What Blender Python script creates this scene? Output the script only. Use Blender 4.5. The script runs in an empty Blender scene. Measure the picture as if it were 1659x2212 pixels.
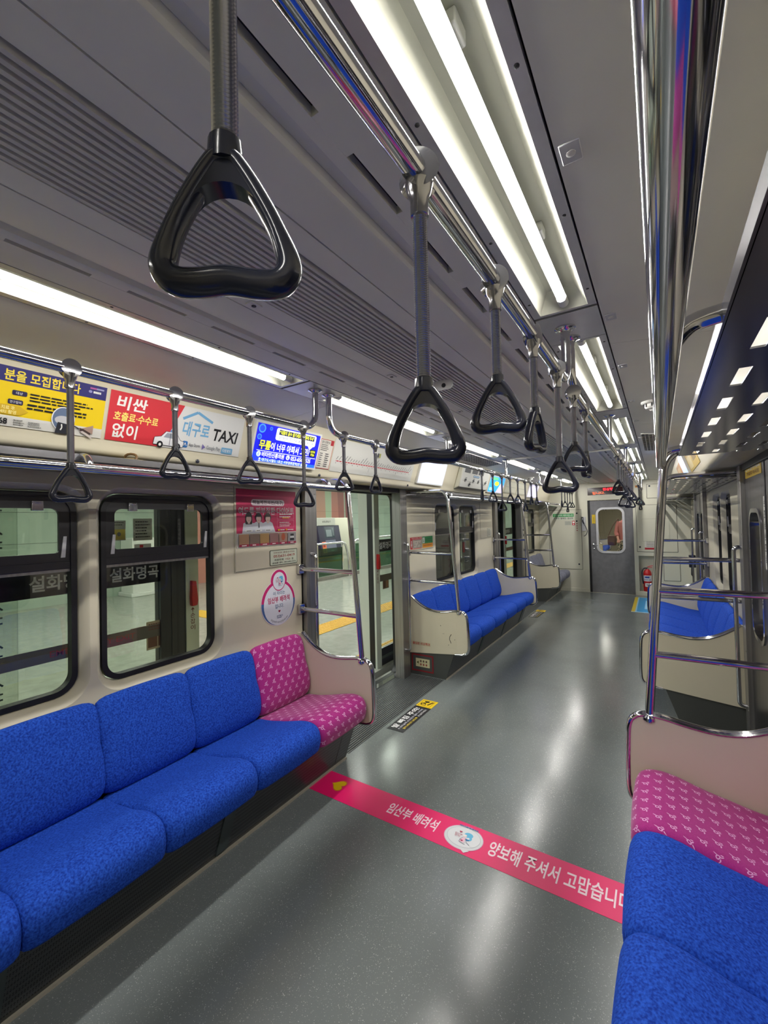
import bpy, bmesh, math, random
from mathutils import Vector, Matrix
random.seed(7)
sc = bpy.context.scene
COL = sc.collection
PI = math.pi

# ---------------------------------------------------------------- camera, world, exposure
CU = 0.815                       # camera offset from the car's centre line (X across, Y along, Z up)
F_PX, YAW, PITCH, ROLL = 917.9, math.radians(32.898), math.radians(1.168), math.radians(-1.3615)
fwd = Vector((-math.sin(YAW)*math.cos(PITCH), math.cos(YAW)*math.cos(PITCH), math.sin(PITCH)))
rgt = Vector((math.cos(YAW), math.sin(YAW), 0)); upv = rgt.cross(fwd)
r2 = math.cos(ROLL)*rgt + math.sin(ROLL)*upv; u2 = -math.sin(ROLL)*rgt + math.cos(ROLL)*upv
cam = bpy.data.cameras.new('camera'); cam_o = bpy.data.objects.new('camera', cam); COL.objects.link(cam_o)
cam.sensor_fit = 'HORIZONTAL'; cam.sensor_width = 36.0; cam.lens = 36.0*F_PX/1659.0; cam.clip_start = 0.02
cam_o.matrix_world = Matrix(((r2.x, u2.x, -fwd.x, CU), (r2.y, u2.y, -fwd.y, 0), (r2.z, u2.z, -fwd.z, 1.5), (0, 0, 0, 1)))
sc.camera = cam_o
w = bpy.data.worlds.new('world'); sc.world = w; w.use_nodes = True
w.node_tree.nodes['Background'].inputs[0].default_value = (0.55, 0.6, 0.65, 1)
w.node_tree.nodes['Background'].inputs[1].default_value = 0.06
vs = sc.view_settings
vs.view_transform = 'Standard'; vs.look = 'None'; vs.gamma = 1.0; vs.use_curve_mapping = False
vs.exposure = 0.90
TUBE_POWER = 80.0                # emission of the LED tubes, straight down
TUBE_SIDE = 2.4                  # and towards the sides
PLATFORM_POWER = 3.8             # emission of the station's ceiling lamps
cy = sc.cycles
cy.use_denoising = True; cy.max_bounces = 10; cy.diffuse_bounces = 6; cy.glossy_bounces = 5; cy.transparent_max_bounces = 12
cy.caustics_reflective = False; cy.caustics_refractive = False; cy.sample_clamp_indirect = 6.0
cy.use_light_tree = True

# ---------------------------------------------------------------- helpers
def lin(c):
    if isinstance(c, str): c = tuple(int(c[i:i+2], 16) for i in (1, 3, 5))
    o = []
    for k in c[:3]:
        k = k/255.0
        o.append(k/12.92 if k <= 0.04045 else ((k+0.055)/1.055)**2.4)
    return (o[0], o[1], o[2], 1.0)
MATS = {}
def mat(name, col, rough=0.5, metal=0.0, emit=0.0, spec=0.5, coat=0.0):
    if name in MATS: return MATS[name]
    m = bpy.data.materials.new(name); m.use_nodes = True
    b = m.node_tree.nodes['Principled BSDF']
    c = lin(col)
    b.inputs['Base Color'].default_value = c; b.inputs['Roughness'].default_value = rough
    b.inputs['Metallic'].default_value = metal; b.inputs['Specular IOR Level'].default_value = spec
    if coat: b.inputs['Coat Weight'].default_value = coat; b.inputs['Coat Roughness'].default_value = 0.08
    if emit:
        b.inputs['Emission Color'].default_value = c; b.inputs['Emission Strength'].default_value = emit
    MATS[name] = m
    return m
def ink(col, rough=0.45, emit=0.0):
    return mat('ink_%s_%g_%g' % (col, rough, emit), col, rough, 0, emit)
def nodes(m): return m.node_tree.nodes, m.node_tree.links
def pmat(name, col, rough=0.5, metal=0.0, spec=0.5): 
    m = mat(name, col, rough, metal, 0, spec); return m, m.node_tree.nodes, m.node_tree.links, m.node_tree.nodes['Principled BSDF']
def mottled(name, c1, c2, scale, rough=0.5, metal=0.0, bump=0.0, detail=3.0, lo=0.35, hi=0.65, stretch=None, spec=0.5, bscale=None):
    m, N, L, b = pmat(name, c1, rough, metal, spec)
    tc = N.new('ShaderNodeTexCoord'); mp = N.new('ShaderNodeMapping'); L.new(tc.outputs['Object'], mp.inputs[0])
    if stretch: mp.inputs['Scale'].default_value = stretch
    nz = N.new('ShaderNodeTexNoise'); nz.inputs['Scale'].default_value = scale; nz.inputs['Detail'].default_value = detail
    L.new(mp.outputs[0], nz.inputs['Vector'])
    cr = N.new('ShaderNodeValToRGB'); cr.color_ramp.elements[0].position = lo; cr.color_ramp.elements[1].position = hi
    cr.color_ramp.elements[0].color = lin(c1); cr.color_ramp.elements[1].color = lin(c2)
    L.new(nz.outputs[0], cr.inputs[0]); L.new(cr.outputs[0], b.inputs['Base Color'])
    if bump:
        n2 = nz
        if bscale:
            n2 = N.new('ShaderNodeTexNoise'); n2.inputs['Scale'].default_value = bscale; n2.inputs['Detail'].default_value = 2; L.new(mp.outputs[0], n2.inputs['Vector'])
        bp = N.new('ShaderNodeBump'); bp.inputs['Strength'].default_value = bump; bp.inputs['Distance'].default_value = 0.002
        L.new(n2.outputs[0], bp.inputs['Height']); L.new(bp.outputs[0], b.inputs['Normal'])
    return m

class MB:
    """collects shapes; build() links them as ONE mesh object"""
    def __init__(s): s.v = []; s.f = []; s.m = []; s.uv = {}
    def add(s, vs, fs, m=None):
        o = len(s.v); s.v += [tuple(p) for p in vs]
        for f in fs: s.f.append([i+o for i in f]); s.m.append(m)
        return s
    def box(s, x0, x1, y0, y1, z0, z1, m=None):
        x0, x1 = sorted((x0, x1)); y0, y1 = sorted((y0, y1)); z0, z1 = sorted((z0, z1))
        vs = [(x, y, z) for z in (z0, z1) for y in (y0, y1) for x in (x0, x1)]
        return s.add(vs, [(0, 2, 3, 1), (4, 5, 7, 6), (0, 1, 5, 4), (2, 6, 7, 3), (0, 4, 6, 2), (1, 3, 7, 5)], m)
    def prism(s, prof, a0, a1, axis='y', m=None):
        """polygon prof extruded along axis; prof holds the other two coordinates in xyz order"""
        n = len(prof)
        def P(p, a): return {'y': (p[0], a, p[1]), 'x': (a, p[0], p[1]), 'z': (p[0], p[1], a)}[axis]
        vs = [P(p, a0) for p in prof] + [P(p, a1) for p in prof]
        fs = [list(range(n)), list(range(2*n-1, n-1, -1))] + [(i, (i+1) % n, (i+1) % n+n, i+n) for i in range(n)]
        return s.add(vs, fs, m)
    def tube(s, path, r, n=12, closed=False, m=None, ry=None, cap=True):
        P = [Vector(p) for p in path]; k = len(P)
        rs = r if isinstance(r, (list, tuple)) else [r]*k
        T = []
        for i in range(k):
            a = P[(i-1) % k] if (closed or i > 0) else P[i]; b = P[(i+1) % k] if (closed or i < k-1) else P[i]
            T.append((b-a).normalized())
        ref = Vector((0, 0, 1)) if abs(T[0].z) < 0.9 else Vector((1, 0, 0))
        nrm = (ref - T[0]*ref.dot(T[0])).normalized(); vs = []
        for i in range(k):
            nrm = (nrm - T[i]*nrm.dot(T[i])).normalized(); bi = T[i].cross(nrm)
            for j in range(n):
                a = 2*PI*j/n; vs.append(P[i] + nrm*math.cos(a)*rs[i] + bi*math.sin(a)*(ry if ry else rs[i]))
        fs = []
        for i in range(k if closed else k-1):
            for j in range(n):
                a, b = i*n, ((i+1) % k)*n
                fs.append((a+j, a+(j+1) % n, b+(j+1) % n, b+j))
        if not closed and cap: fs += [list(range(n-1, -1, -1)), list(range((k-1)*n, k*n))]
        return s.add(vs, fs, m)
    def lathe(s, prof, n=24, axis='z', o=(0, 0, 0), m=None):
        vs = []; o = Vector(o)
        for r, h in prof:
            for j in range(n):
                a = 2*PI*j/n; c, d = r*math.cos(a), r*math.sin(a)
                vs.append(o + Vector({'z': (c, d, h), 'y': (c, h, d), 'x': (h, c, d)}[axis]))
        fs = []
        for i in range(len(prof)-1):
            for j in range(n): fs.append((i*n+j, i*n+(j+1) % n, (i+1)*n+(j+1) % n, (i+1)*n+j))
        fs += [list(range(n-1, -1, -1)), list(range((len(prof)-1)*n, len(prof)*n))]
        return s.add(vs, fs, m)
    def loft(s, loops, m=None, cap=True, closed=False):
        n = len(loops[0]); vs = [p for l in loops for p in l]; fs = []
        for i in range(len(loops) if closed else len(loops)-1):
            for j in range(n):
                a, b = i*n, ((i+1) % len(loops))*n
                fs.append((a+j, a+(j+1) % n, b+(j+1) % n, b+j))
        if cap and not closed: fs += [list(range(n-1, -1, -1)), list(range((len(loops)-1)*n, len(loops)*n))]
        return s.add(vs, fs, m)
    def build(s, name, m=None, parent=None, smooth=35, bevel=0.0, recalc=True, segs=2):
        """as a child of parent (world coordinates in), or as a top-level mesh with its origin at its own base"""
        V = [Vector(p) for p in s.v]
        if parent is not None: org = wl(parent)
        else:
            lo = [min(p[k] for p in V) for k in range(3)]; hi = [max(p[k] for p in V) for k in range(3)]
            org = Vector(((lo[0]+hi[0])/2, (lo[1]+hi[1])/2, lo[2]))
        me = bpy.data.meshes.new(name); me.from_pydata([p-org for p in V], [], s.f)
        slots = []
        for k, fm in enumerate(s.m):
            mm = fm if fm is not None else m
            if mm not in slots: slots.append(mm); me.materials.append(mm)
            me.polygons[k].material_index = slots.index(mm)
        if s.uv:
            ul = me.uv_layers.new(name='UVMap')
            for p in me.polygons:
                for li in p.loop_indices:
                    ul.data[li].uv = s.uv.get(me.loops[li].vertex_index, (0, 0))
        if recalc:
            bm = bmesh.new(); bm.from_mesh(me); bmesh.ops.recalc_face_normals(bm, faces=bm.faces); bm.to_mesh(me); bm.free()
        if smooth:
            me.polygons.foreach_set('use_smooth', [True]*len(me.polygons)); me.set_sharp_from_angle(angle=math.radians(smooth))
        o = bpy.data.objects.new(name, me); COL.objects.link(o)
        if parent is not None: o.parent = parent
        else: o.location = org
        if bevel:
            b = o.modifiers.new('bevel', 'BEVEL'); b.width = bevel; b.segments = segs; b.limit_method = 'ANGLE'; b.angle_limit = math.radians(40)
        return o
def wl(o):
    p = Vector(o.location)
    while o.parent: o = o.parent; p = p + o.location
    return p
def tag(o, label=None, cat=None, group=None, kind=None):
    if label: o['label'] = label
    if cat: o['category'] = cat
    if group: o['group'] = group
    if kind: o['kind'] = kind
    return o
def thing(name, label, cat, loc=(0, 0, 0), group=None, kind=None):
    o = bpy.data.objects.new(name, None); COL.objects.link(o); o.location = loc; o.empty_display_size = 0.05
    return tag(o, label, cat, group, kind)
def struct(o): o['kind'] = 'structure'; return o
def copy_tree(o, parent=None):
    c = o.copy(); COL.objects.link(c)
    if parent is not None: c.parent = parent
    for ch in list(o.children): copy_tree(ch, c)
    return c

def rrect(x0, x1, y0, y1, r, n=6):
    """rounded rectangle outline, counter-clockwise; r = one radius or four (bl, br, tr, tl)"""
    if not isinstance(r, (list, tuple)): r = (r,)*4
    pts = []
    for (cx, cyy, a0, rr) in ((x0+r[0], y0+r[0], PI, r[0]), (x1-r[1], y0+r[1], 1.5*PI, r[1]), (x1-r[2], y1-r[2], 0, r[2]), (x0+r[3], y1-r[3], PI/2, r[3])):
        for i in range(n+1):
            a = a0 + PI/2*i/n; pts.append((cx+rr*math.cos(a), cyy+rr*math.sin(a)))
    return pts
def arc(c, r, a0, a1, n=10): return [(c[0]+r*math.cos(a0+(a1-a0)*i/n), c[1]+r*math.sin(a0+(a1-a0)*i/n)) for i in range(n+1)]
def smoothpath(pts, r, n=6):
    """3D polyline with rounded corners"""
    P = [Vector(p) for p in pts]; out = [P[0]]
    for i in range(1, len(P)-1):
        a, b, c = P[i-1], P[i], P[i+1]
        d1 = (a-b); d2 = (c-b); k = min(r, d1.length*0.49, d2.length*0.49)
        p1 = b+d1.normalized()*k; p2 = b+d2.normalized()*k
        for j in range(n+1):
            t = j/n; out.append(p1*(1-t)**2 + b*2*t*(1-t) + p2*t*t)
    out.append(P[-1]); return out

TXT = {}
TCU = bpy.data.curves.new('text', 'FONT'); TCU.size = 1.0; TCU.resolution_u = 3; TOB = bpy.data.objects.new('text', TCU)
def text_mesh(body, bold):
    bold = min(bold, 0.022); k = (body, bold)
    if k not in TXT:
        TCU.body = body; TCU.offset = bold
        me = bpy.data.meshes.new_from_object(TOB)
        TXT[k] = ([(v.co.x, v.co.y) for v in me.vertices], [list(p.vertices) for p in me.polygons])
        bpy.data.meshes.remove(me)
    return TXT[k]
class Art:
    """a flat sheet (sign, poster, sticker): a thin slab with its printing on it, one mesh"""
    def __init__(s, o, ex, ey, w, h, base, thick=0.002, outline=None, k=1.0):
        s.o = Vector(o); s.ex = Vector(ex).normalized(); s.ey = Vector(ey).normalized(); s.n = s.ex.cross(s.ey); s.ex *= k; s.ey *= k
        s.w, s.h, s.t = w, h, thick; s.mb = MB(); s.k = 0
        out = outline or [(0, 0), (w, 0), (w, h), (0, h)]
        n = len(out)
        vs = [s.P(x, y, 0) for x, y in out] + [s.P(x, y, thick) for x, y in out]
        s.mb.add(vs, [list(range(n-1, -1, -1)), list(range(n, 2*n))] + [(i, (i+1) % n, (i+1) % n+n, i+n) for i in range(n)], base)
    def P(s, x, y, d): return s.o + s.ex*x + s.ey*y + s.n*d
    def lay(s): s.k += 1; return s.t + 0.00018*s.k
    def poly(s, pts, m, d=None):
        d = d or s.lay(); s.mb.add([s.P(x, y, d) for x, y in pts], [list(range(len(pts)))], m); return s
    def rect(s, x0, y0, x1, y1, m, r=0):
        return s.poly(rrect(x0, x1, y0, y1, r, 4) if r else [(x0, y0), (x1, y0), (x1, y1), (x0, y1)], m)
    def frame(s, x0, y0, x1, y1, t, m):
        d = s.lay()
        for a in ((x0, y0, x1, y0+t), (x0, y1-t, x1, y1), (x0, y0+t, x0+t, y1-t), (x1-t, y0+t, x1, y1-t)):
            s.poly([(a[0], a[1]), (a[2], a[1]), (a[2], a[3]), (a[0], a[3])], m, d)
        return s
    def ell(s, cx, cyy, rx, ry, m, n=28, a0=0, a1=2*PI): 
        return s.poly([(cx+rx*math.cos(a0+(a1-a0)*i/n), cyy+ry*math.sin(a0+(a1-a0)*i/n)) for i in range(n if a1-a0 > 6.2 else n+1)], m)
    def line(s, pts, wd, m):
        d = s.lay()
        for (a, b) in zip(pts, pts[1:]):
            v = Vector((b[0]-a[0], b[1]-a[1])); 
            if v.length < 1e-9: continue
            v.normalize(); q = Vector((-v.y, v.x))*wd/2
            s.poly([(a[0]-q.x, a[1]-q.y), (b[0]-q.x, b[1]-q.y), (b[0]+q.x, b[1]+q.y), (a[0]+q.x, a[1]+q.y)], m, d)
        return s
    def text(s, body, x0, y0, x1, y1, m, bold=0.02, slant=0.0, rot=None):
        vs, fs = text_mesh(body, bold)
        if not vs: return s
        a0 = min(v[0] for v in vs); a1 = max(v[0] for v in vs); b0 = min(v[1] for v in vs); b1 = max(v[1] for v in vs)
        d = s.lay(); pts = []
        for x, y in vs:
            u = (x-a0)/(a1-a0); v = (y-b0)/(b1-b0)
            px = x0+u*(x1-x0)+slant*v*(y1-y0); py = y0+v*(y1-y0)
            if rot:
                c, sn = math.cos(rot[2]), math.sin(rot[2]); dx, dy = px-rot[0], py-rot[1]
                px, py = rot[0]+c*dx-sn*dy, rot[1]+sn*dx+c*dy
            pts.append(s.P(px, py, d))
        s.mb.add(pts, fs, m); return s
    def small(s, x0, y0, x1, y1, rows, m, seed=1, fill=0.55, words=True):
        """lines of print too fine to read"""
        rnd = random.Random(seed); d = s.lay(); hh = (y1-y0)/rows
        for i in range(rows):
            y = y1-(i+0.5)*hh; x = x0; end = x0+(x1-x0)*rnd.uniform(0.7, 1.0)
            while x < end:
                wd = (x1-x0)*rnd.uniform(0.05, 0.16); e = min(x+wd, end)
                s.poly([(x, y-hh*fill/2), (e, y-hh*fill/2), (e, y+hh*fill/2), (x, y+hh*fill/2)], m, d); x = e+(x1-x0)*0.02
        return s
    def heart(s, cx, cyy, r, m, rot=0.0):
        pts = []
        for i in range(36):
            t = 2*PI*i/36; x = 16*math.sin(t)**3; y = 13*math.cos(t)-5*math.cos(2*t)-2*math.cos(3*t)-math.cos(4*t)
            x, y = x*r/17, y*r/17; c, sn = math.cos(rot), math.sin(rot); pts.append((cx+x*c-y*sn, cyy+x*sn+y*c))
        return s.poly(pts, m)
    def done(s, name, label=None, cat=None, group=None, parent=None):
        o = s.mb.build(name, None, parent, smooth=0, recalc=False)
        return tag(o, label, cat, group)

# ---------------------------------------------------------------- materials
M = {}
M['chrome'] = mat('chrome', (205, 205, 210), 0.09, 1.0)
M['steel'] = mottled('brushed_steel', (140, 138, 136), (158, 156, 154), 60, 0.32, 0.75, stretch=(1, 1, 0.03))
M['steel_door'] = mottled('door_steel', (112, 112, 115), (132, 132, 135), 50, 0.28, 1.0, stretch=(1, 1, 0.03))
M['rack'] = mottled('rack_steel', (120, 120, 126), (136, 136, 142), 30, 0.18, 0.85, stretch=(1, 0.05, 1))
M['cream'] = mottled('cream_panel', (207, 200, 177), (211, 204, 182), 3, 0.35)
M['cream2'] = mat('cream_panel_pale', (206, 204, 188), 0.35)
M['pinkcream'] = mat('rose_beige_panel', (197, 178, 170), 0.3)
M['ceil'] = mottled('grey_ceiling', (231, 230, 223), (235, 234, 227), 4, 0.45)
M['ceil_dark'] = mat('dark_gap', (28, 29, 32), 0.7)
M['grille'] = mat('grey_louvre', (206, 205, 202), 0.4)
M['steel_panel'] = mottled('satin_panel', (200, 200, 204), (206, 206, 210), 20, 0.35, 0.3)
M['reflector'] = mat('white_reflector', (196, 197, 182), 0.45)
M['tube'] = mat('led_tube', (255, 252, 246), 0.3, 0, TUBE_POWER)
M['tube_side'] = mat('led_tube_side', (255, 252, 246), 0.3, 0, TUBE_SIDE)
M['white_plastic'] = mat('white_plastic', (225, 225, 222), 0.35)
M['black'] = mat('black_plastic', (38, 41, 54), 0.18)
M['rubber'] = mat('black_rubber', (20, 21, 25), 0.45)
M['frame'] = mat('dark_frame', (42, 41, 46), 0.3)
M['dark'] = mat('dark_matte', (38, 38, 40), 0.6)
M['spring'] = mat('steel_coil', (186, 186, 190), 0.22, 0.8)
M['collar'] = mat('grey_collar', (165, 165, 170), 0.15, 0.9)
M['red'] = mat('red_paint', (190, 28, 34), 0.28)
M['white'] = mat('white_paint', (232, 232, 230), 0.4)
M['psdwhite'] = mat('pale_green_paint', (198, 206, 196), 0.35)
M['navy'] = mat('navy_band', (24, 28, 44), 0.3)
M['bracket'] = mat('grey_bracket', (74, 84, 84), 0.5)
m, N, L, b = pmat('perforated_panel', (46, 47, 50), 0.34, 0.35)
tc = N.new('ShaderNodeTexCoord'); vo = N.new('ShaderNodeTexVoronoi'); vo.inputs['Scale'].default_value = 130; vo.inputs['Randomness'].default_value = 0.0
cr = N.new('ShaderNodeValToRGB'); cr.color_ramp.elements[0].position = 0.3; cr.color_ramp.elements[1].position = 0.42
cr.color_ramp.elements[0].color = lin((14, 14, 15)); cr.color_ramp.elements[1].color = lin((86, 88, 90))
L.new(tc.outputs['Object'], vo.inputs['Vector']); L.new(vo.outputs['Distance'], cr.inputs[0]); L.new(cr.outputs[0], b.inputs['Base Color'])
M['perf'] = m
# vinyl floor: grey with pale flecks, softly glossy
m, N, L, b = pmat('vinyl_floor', (112, 118, 118), 0.2)
tc = N.new('ShaderNodeTexCoord')
n1 = N.new('ShaderNodeTexNoise'); n1.inputs['Scale'].default_value = 1.3; n1.inputs['Detail'].default_value = 4
c1 = N.new('ShaderNodeValToRGB'); c1.color_ramp.elements[0].color = lin((102, 108, 107)); c1.color_ramp.elements[1].color = lin((118, 124, 124)); c1.color_ramp.elements[0].position = 0.3; c1.color_ramp.elements[1].position = 0.7
n2 = N.new('ShaderNodeTexNoise'); n2.inputs['Scale'].default_value = 270; n2.inputs['Detail'].default_value = 1
c2 = N.new('ShaderNodeValToRGB'); c2.color_ramp.elements[0].position = 0.66; c2.color_ramp.elements[1].position = 0.75; c2.color_ramp.elements[0].color = (0, 0, 0, 1); c2.color_ramp.elements[1].color = (1, 1, 1, 1)
mx = N.new('ShaderNodeMix'); mx.data_type = 'RGBA'; mx.inputs['B'].default_value = lin((170, 174, 170))
for nn in (n1, n2): L.new(tc.outputs['Object'], nn.inputs['Vector'])
L.new(n1.outputs[0], c1.inputs[0]); L.new(n2.outputs[0], c2.inputs[0]); L.new(c1.outputs[0], mx.inputs['A']); L.new(c2.outputs[0], mx.inputs['Factor']); L.new(mx.outputs['Result'], b.inputs['Base Color'])
n3 = N.new('ShaderNodeTexNoise'); n3.inputs['Scale'].default_value = 3.5; n3.inputs['Detail'].default_value = 3; L.new(tc.outputs['Object'], n3.inputs['Vector'])
mr = N.new('ShaderNodeMapRange'); mr.inputs['To Min'].default_value = 0.13; mr.inputs['To Max'].default_value = 0.25; L.new(n3.outputs[0], mr.inputs['Value']); L.new(mr.outputs[0], b.inputs['Roughness'])
n4 = N.new('ShaderNodeTexNoise'); n4.inputs['Scale'].default_value = 45; n4.inputs['Detail'].default_value = 2; L.new(tc.outputs['Object'], n4.inputs['Vector'])
bp = N.new('ShaderNodeBump'); bp.inputs['Strength'].default_value = 0.12; bp.inputs['Distance'].default_value = 0.002; L.new(n4.outputs[0], bp.inputs['Height']); L.new(bp.outputs[0], b.inputs['Normal'])
M['floor'] = m
M['rib'] = mat('ribbed_rubber', (88, 92, 92), 0.4)
# velour seats
def velour(name, c1, c2, scale=130):
    m = mottled(name, c1, c2, scale, 0.85, bump=0.6, detail=2, lo=0.33, hi=0.68, spec=0.15)
    b = m.node_tree.nodes['Principled BSDF']; b.inputs['Sheen Weight'].default_value = 0.35; b.inputs['Sheen Roughness'].default_value = 0.4
    b.inputs['Sheen Tint'].default_value = lin(c2)
    return m
M['blue'] = velour('blue_velour', (19, 50, 142), (40, 88, 198), 150)
M['greyseat'] = velour('grey_velour', (96, 98, 112), (128, 130, 146), 160)
m, N, L, b = pmat('pink_motif_fabric', (178, 40, 138), 0.8, 0, 0.2)
b.inputs['Sheen Weight'].default_value = 0.25
uv = N.new('ShaderNodeUVMap'); sp = N.new('ShaderNodeSeparateXYZ'); L.new(uv.outputs[0], sp.inputs[0])
def mth(op, a, bb=None, c=None):
    q = N.new('ShaderNodeMath'); q.operation = op
    for i, x in enumerate((a, bb, c)):
        if x is None: continue
        if isinstance(x, (int, float)): q.inputs[i].default_value = x
        else: L.new(x, q.inputs[i])
    return q.outputs[0]
CW, CH = 0.058, 0.041
row = mth('FLOOR', mth('DIVIDE', sp.outputs['Y'], CH))
off = mth('MULTIPLY', mth('MODULO', row, 2.0), CW/2)
px = mth('SUBTRACT', mth('MODULO', mth('ADD', mth('ADD', sp.outputs['X'], off), 4.0), CW), CW/2)
py = mth('SUBTRACT', mth('MODULO', mth('ADD', sp.outputs['Y'], 3.0), CH), CH/2)
def ringm(cx, cyy, r, wd):
    cx, cyy, r, wd = [q*1.45 for q in (cx, cyy, r, wd)]
    d = mth('SQRT', mth('ADD', mth('POWER', mth('SUBTRACT', px, cx), 2.0), mth('POWER', mth('SUBTRACT', py, cyy), 2.0)))
    return mth('LESS_THAN', mth('ABSOLUTE', mth('SUBTRACT', d, r)), wd)
def dotm(cx, cyy, rx, ry, k=0.0):
    cx, cyy, rx, ry = [q*1.45 for q in (cx, cyy, rx, ry)]
    yy = mth('SUBTRACT', py, cyy); xx = mth('ADD', mth('SUBTRACT', px, cx), mth('MULTIPLY', yy, k))
    d = mth('ADD', mth('POWER', mth('DIVIDE', xx, rx), 2.0), mth('POWER', mth('DIVIDE', yy, ry), 2.0))
    return mth('LESS_THAN', d, 1.0)
mk = ringm(0, 0.001, 0.0036, 0.0011)
for q in (dotm(0.0052, 0.0062, 0.0013, 0.0045, -0.6), dotm(-0.0055, -0.005, 0.0036, 0.0014), dotm(0.0068, -0.0055, 0.0014, 0.0032), dotm(0.0022, -0.0062, 0.0013, 0.003, 0.5)): mk = mth('MAXIMUM', mk, q)
nz = N.new('ShaderNodeTexNoise'); nz.inputs['Scale'].default_value = 260; tc = N.new('ShaderNodeTexCoord'); L.new(tc.outputs['Object'], nz.inputs[0])
c1 = N.new('ShaderNodeValToRGB'); c1.color_ramp.elements[0].color = lin((146, 24, 108)); c1.color_ramp.elements[1].color = lin((178, 44, 138)); L.new(nz.outputs[0], c1.inputs[0])
mx = N.new('ShaderNodeMix'); mx.data_type = 'RGBA'; L.new(c1.outputs[0], mx.inputs['A']); mx.inputs['B'].default_value = lin((218, 160, 206)); L.new(mk, mx.inputs['Factor']); L.new(mx.outputs['Result'], b.inputs['Base Color'])
M['pink'] = m
def glass(name, tint, ior=1.45, rough=0.0):
    m = bpy.data.materials.new(name); m.use_nodes = True; N, L = m.node_tree.nodes, m.node_tree.links
    N.remove(N['Principled BSDF']); out = N['Material Output']
    tr = N.new('ShaderNodeBsdfTransparent'); tr.inputs[0].default_value = lin(tint); gl = N.new('ShaderNodeBsdfGlossy'); gl.inputs['Roughness'].default_value = rough
    lw = N.new('ShaderNodeLayerWeight'); lw.inputs['Blend'].default_value = 0.5; mxs = N.new('ShaderNodeMixShader')
    pw = N.new('ShaderNodeMath'); pw.operation = 'POWER'; pw.inputs[1].default_value = 4.5; L.new(lw.outputs['Facing'], pw.inputs[0])
    ad = N.new('ShaderNodeMath'); ad.operation = 'MULTIPLY_ADD'; ad.inputs[1].default_value = 0.9; ad.inputs[2].default_value = ((ior-1)/(ior+1))**2*1.6
    L.new(pw.outputs[0], ad.inputs[0]); L.new(ad.outputs[0], mxs.inputs[0]); L.new(tr.outputs[0], mxs.inputs[1]); L.new(gl.outputs[0], mxs.inputs[2]); L.new(mxs.outputs[0], out.inputs[0])
    return m
M['glass'] = glass('window_glass', (243, 244, 240)); M['psdglass'] = glass('screen_door_glass', (240, 243, 239), 1.35)
M['greenglass'] = glass('green_glass', (120, 170, 148), 1.5); M['smoke'] = glass('dark_window_glass', (120, 124, 124), 1.6)
# ---------------------------------------------------------------- the car body
Y0, Y1 = -3.0, 9.2               # rear and far ends of the car
WALL = 1.29                      # half width at the windows
SEC = [(-0.46, 2.185), (3.595, 6.26), (7.80, 9.2)]     # wall sections between the doors
DOOR = [(2.30, 3.48), (6.38, 7.68)]              # door openings
# floor
mb = MB(); mb.box(-0.915, 0.915, Y0, Y1, -0.05, 0.0)
for s in (-1, 1):
    for a, b_ in ((Y0, 2.19), (3.64, 6.24), (7.84, Y1)): mb.box(s*0.915, s*1.36, a, b_, -0.05, 0.0)
struct(mb.build('floor', M['floor'], smooth=0))
k = 0
for s in (-1, 1):
    for a, b_ in ((2.19, 3.64), (6.24, 7.84)):
        k += 1; mb = MB(); mb.box(s*0.915, s*1.40, a, b_, -0.05, -0.004, M['dark'])
        for i in range(24):
            x = 0.918+i*0.0183
            mb.prism([(s*x, -0.004), (s*(x+0.002), 0.0012), (s*(x+0.009), 0.0012), (s*(x+0.011), -0.004)], a, b_)
        o = mb.build('trim_%d' % k, M['rib'], smooth=0); struct(o); o['label'] = 'ribbed dark grey door mat strip'

# ceiling: long panels with gaps between them, above them a dark backing
mb = MB()
mb.box(-1.0, 1.0, Y0, Y1, 2.215, 2.225, M['ceil_dark'])
CK = 1.032
def cz(z): return 1.5+(z-1.5)*CK
def strip(d0, z0, d1, z1, a=Y0, b_=Y1, m=None, t=0.012):
    d0, d1, z0, z1 = d0*CK, d1*CK, cz(z0), cz(z1)
    for s in (-1, 1): mb.prism([(s*d0, z0), (s*d1, z1), (s*d1, z1+t), (s*d0, z0+t)], a, b_, m=m)
strip(0.0, 2.136, 0.122, 2.136, m=M['grille'])
for i in range(-6, 7):
    x = i*0.0175; mb.prism([(x-0.0045, cz(2.114)), (x+0.0045, cz(2.114)), (x+0.0062, cz(2.136)), (x-0.0062, cz(2.136))], Y0, Y1, m=M['grille'])
strip(0.116, 2.118, 0.1785, 2.118)
for s in (-1, 1):
    mb.prism([(s*x*CK, cz(z)) for x, z in ((0.1825, 2.118), (0.286, 2.114), (0.294, 2.117), (0.299, 2.124), (0.300, 2.150), (0.1825, 2.150))], Y0, Y1)
strip(0.300, 2.139, 0.330, 2.136)
for s in (-1, 1):
    mb.prism([(s*x*CK, cz(z)) for x, z in ((0.330, 2.134), (0.334, 2.123), (0.341, 2.121), (0.361, 2.121), (0.361, 2.15), (0.330, 2.15))], Y0, Y1)
strip(0.361, 2.140, 0.376, 2.140, m=M['ceil_dark'])
yy = Y0+0.12
while yy < Y1-0.1:
    for s in (-1, 1): mb.box(s*0.361*CK, s*0.376*CK, yy, min(yy+0.09, Y1), cz(2.1215), cz(2.139))
    yy += 0.26
strip(0.376, 2.121, 0.474, 2.121)
cuts = [Y0, -0.2, 1.79, 3.49, 5.2, 6.95, Y1]
for a, b_ in zip(cuts, cuts[1:]): strip(0.660, 2.121, 0.990/CK, 1.5+0.610/CK, a+0.0012, b_-0.0012)
struct(mb.build('ceiling', M['ceil'], smooth=30))
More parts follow.
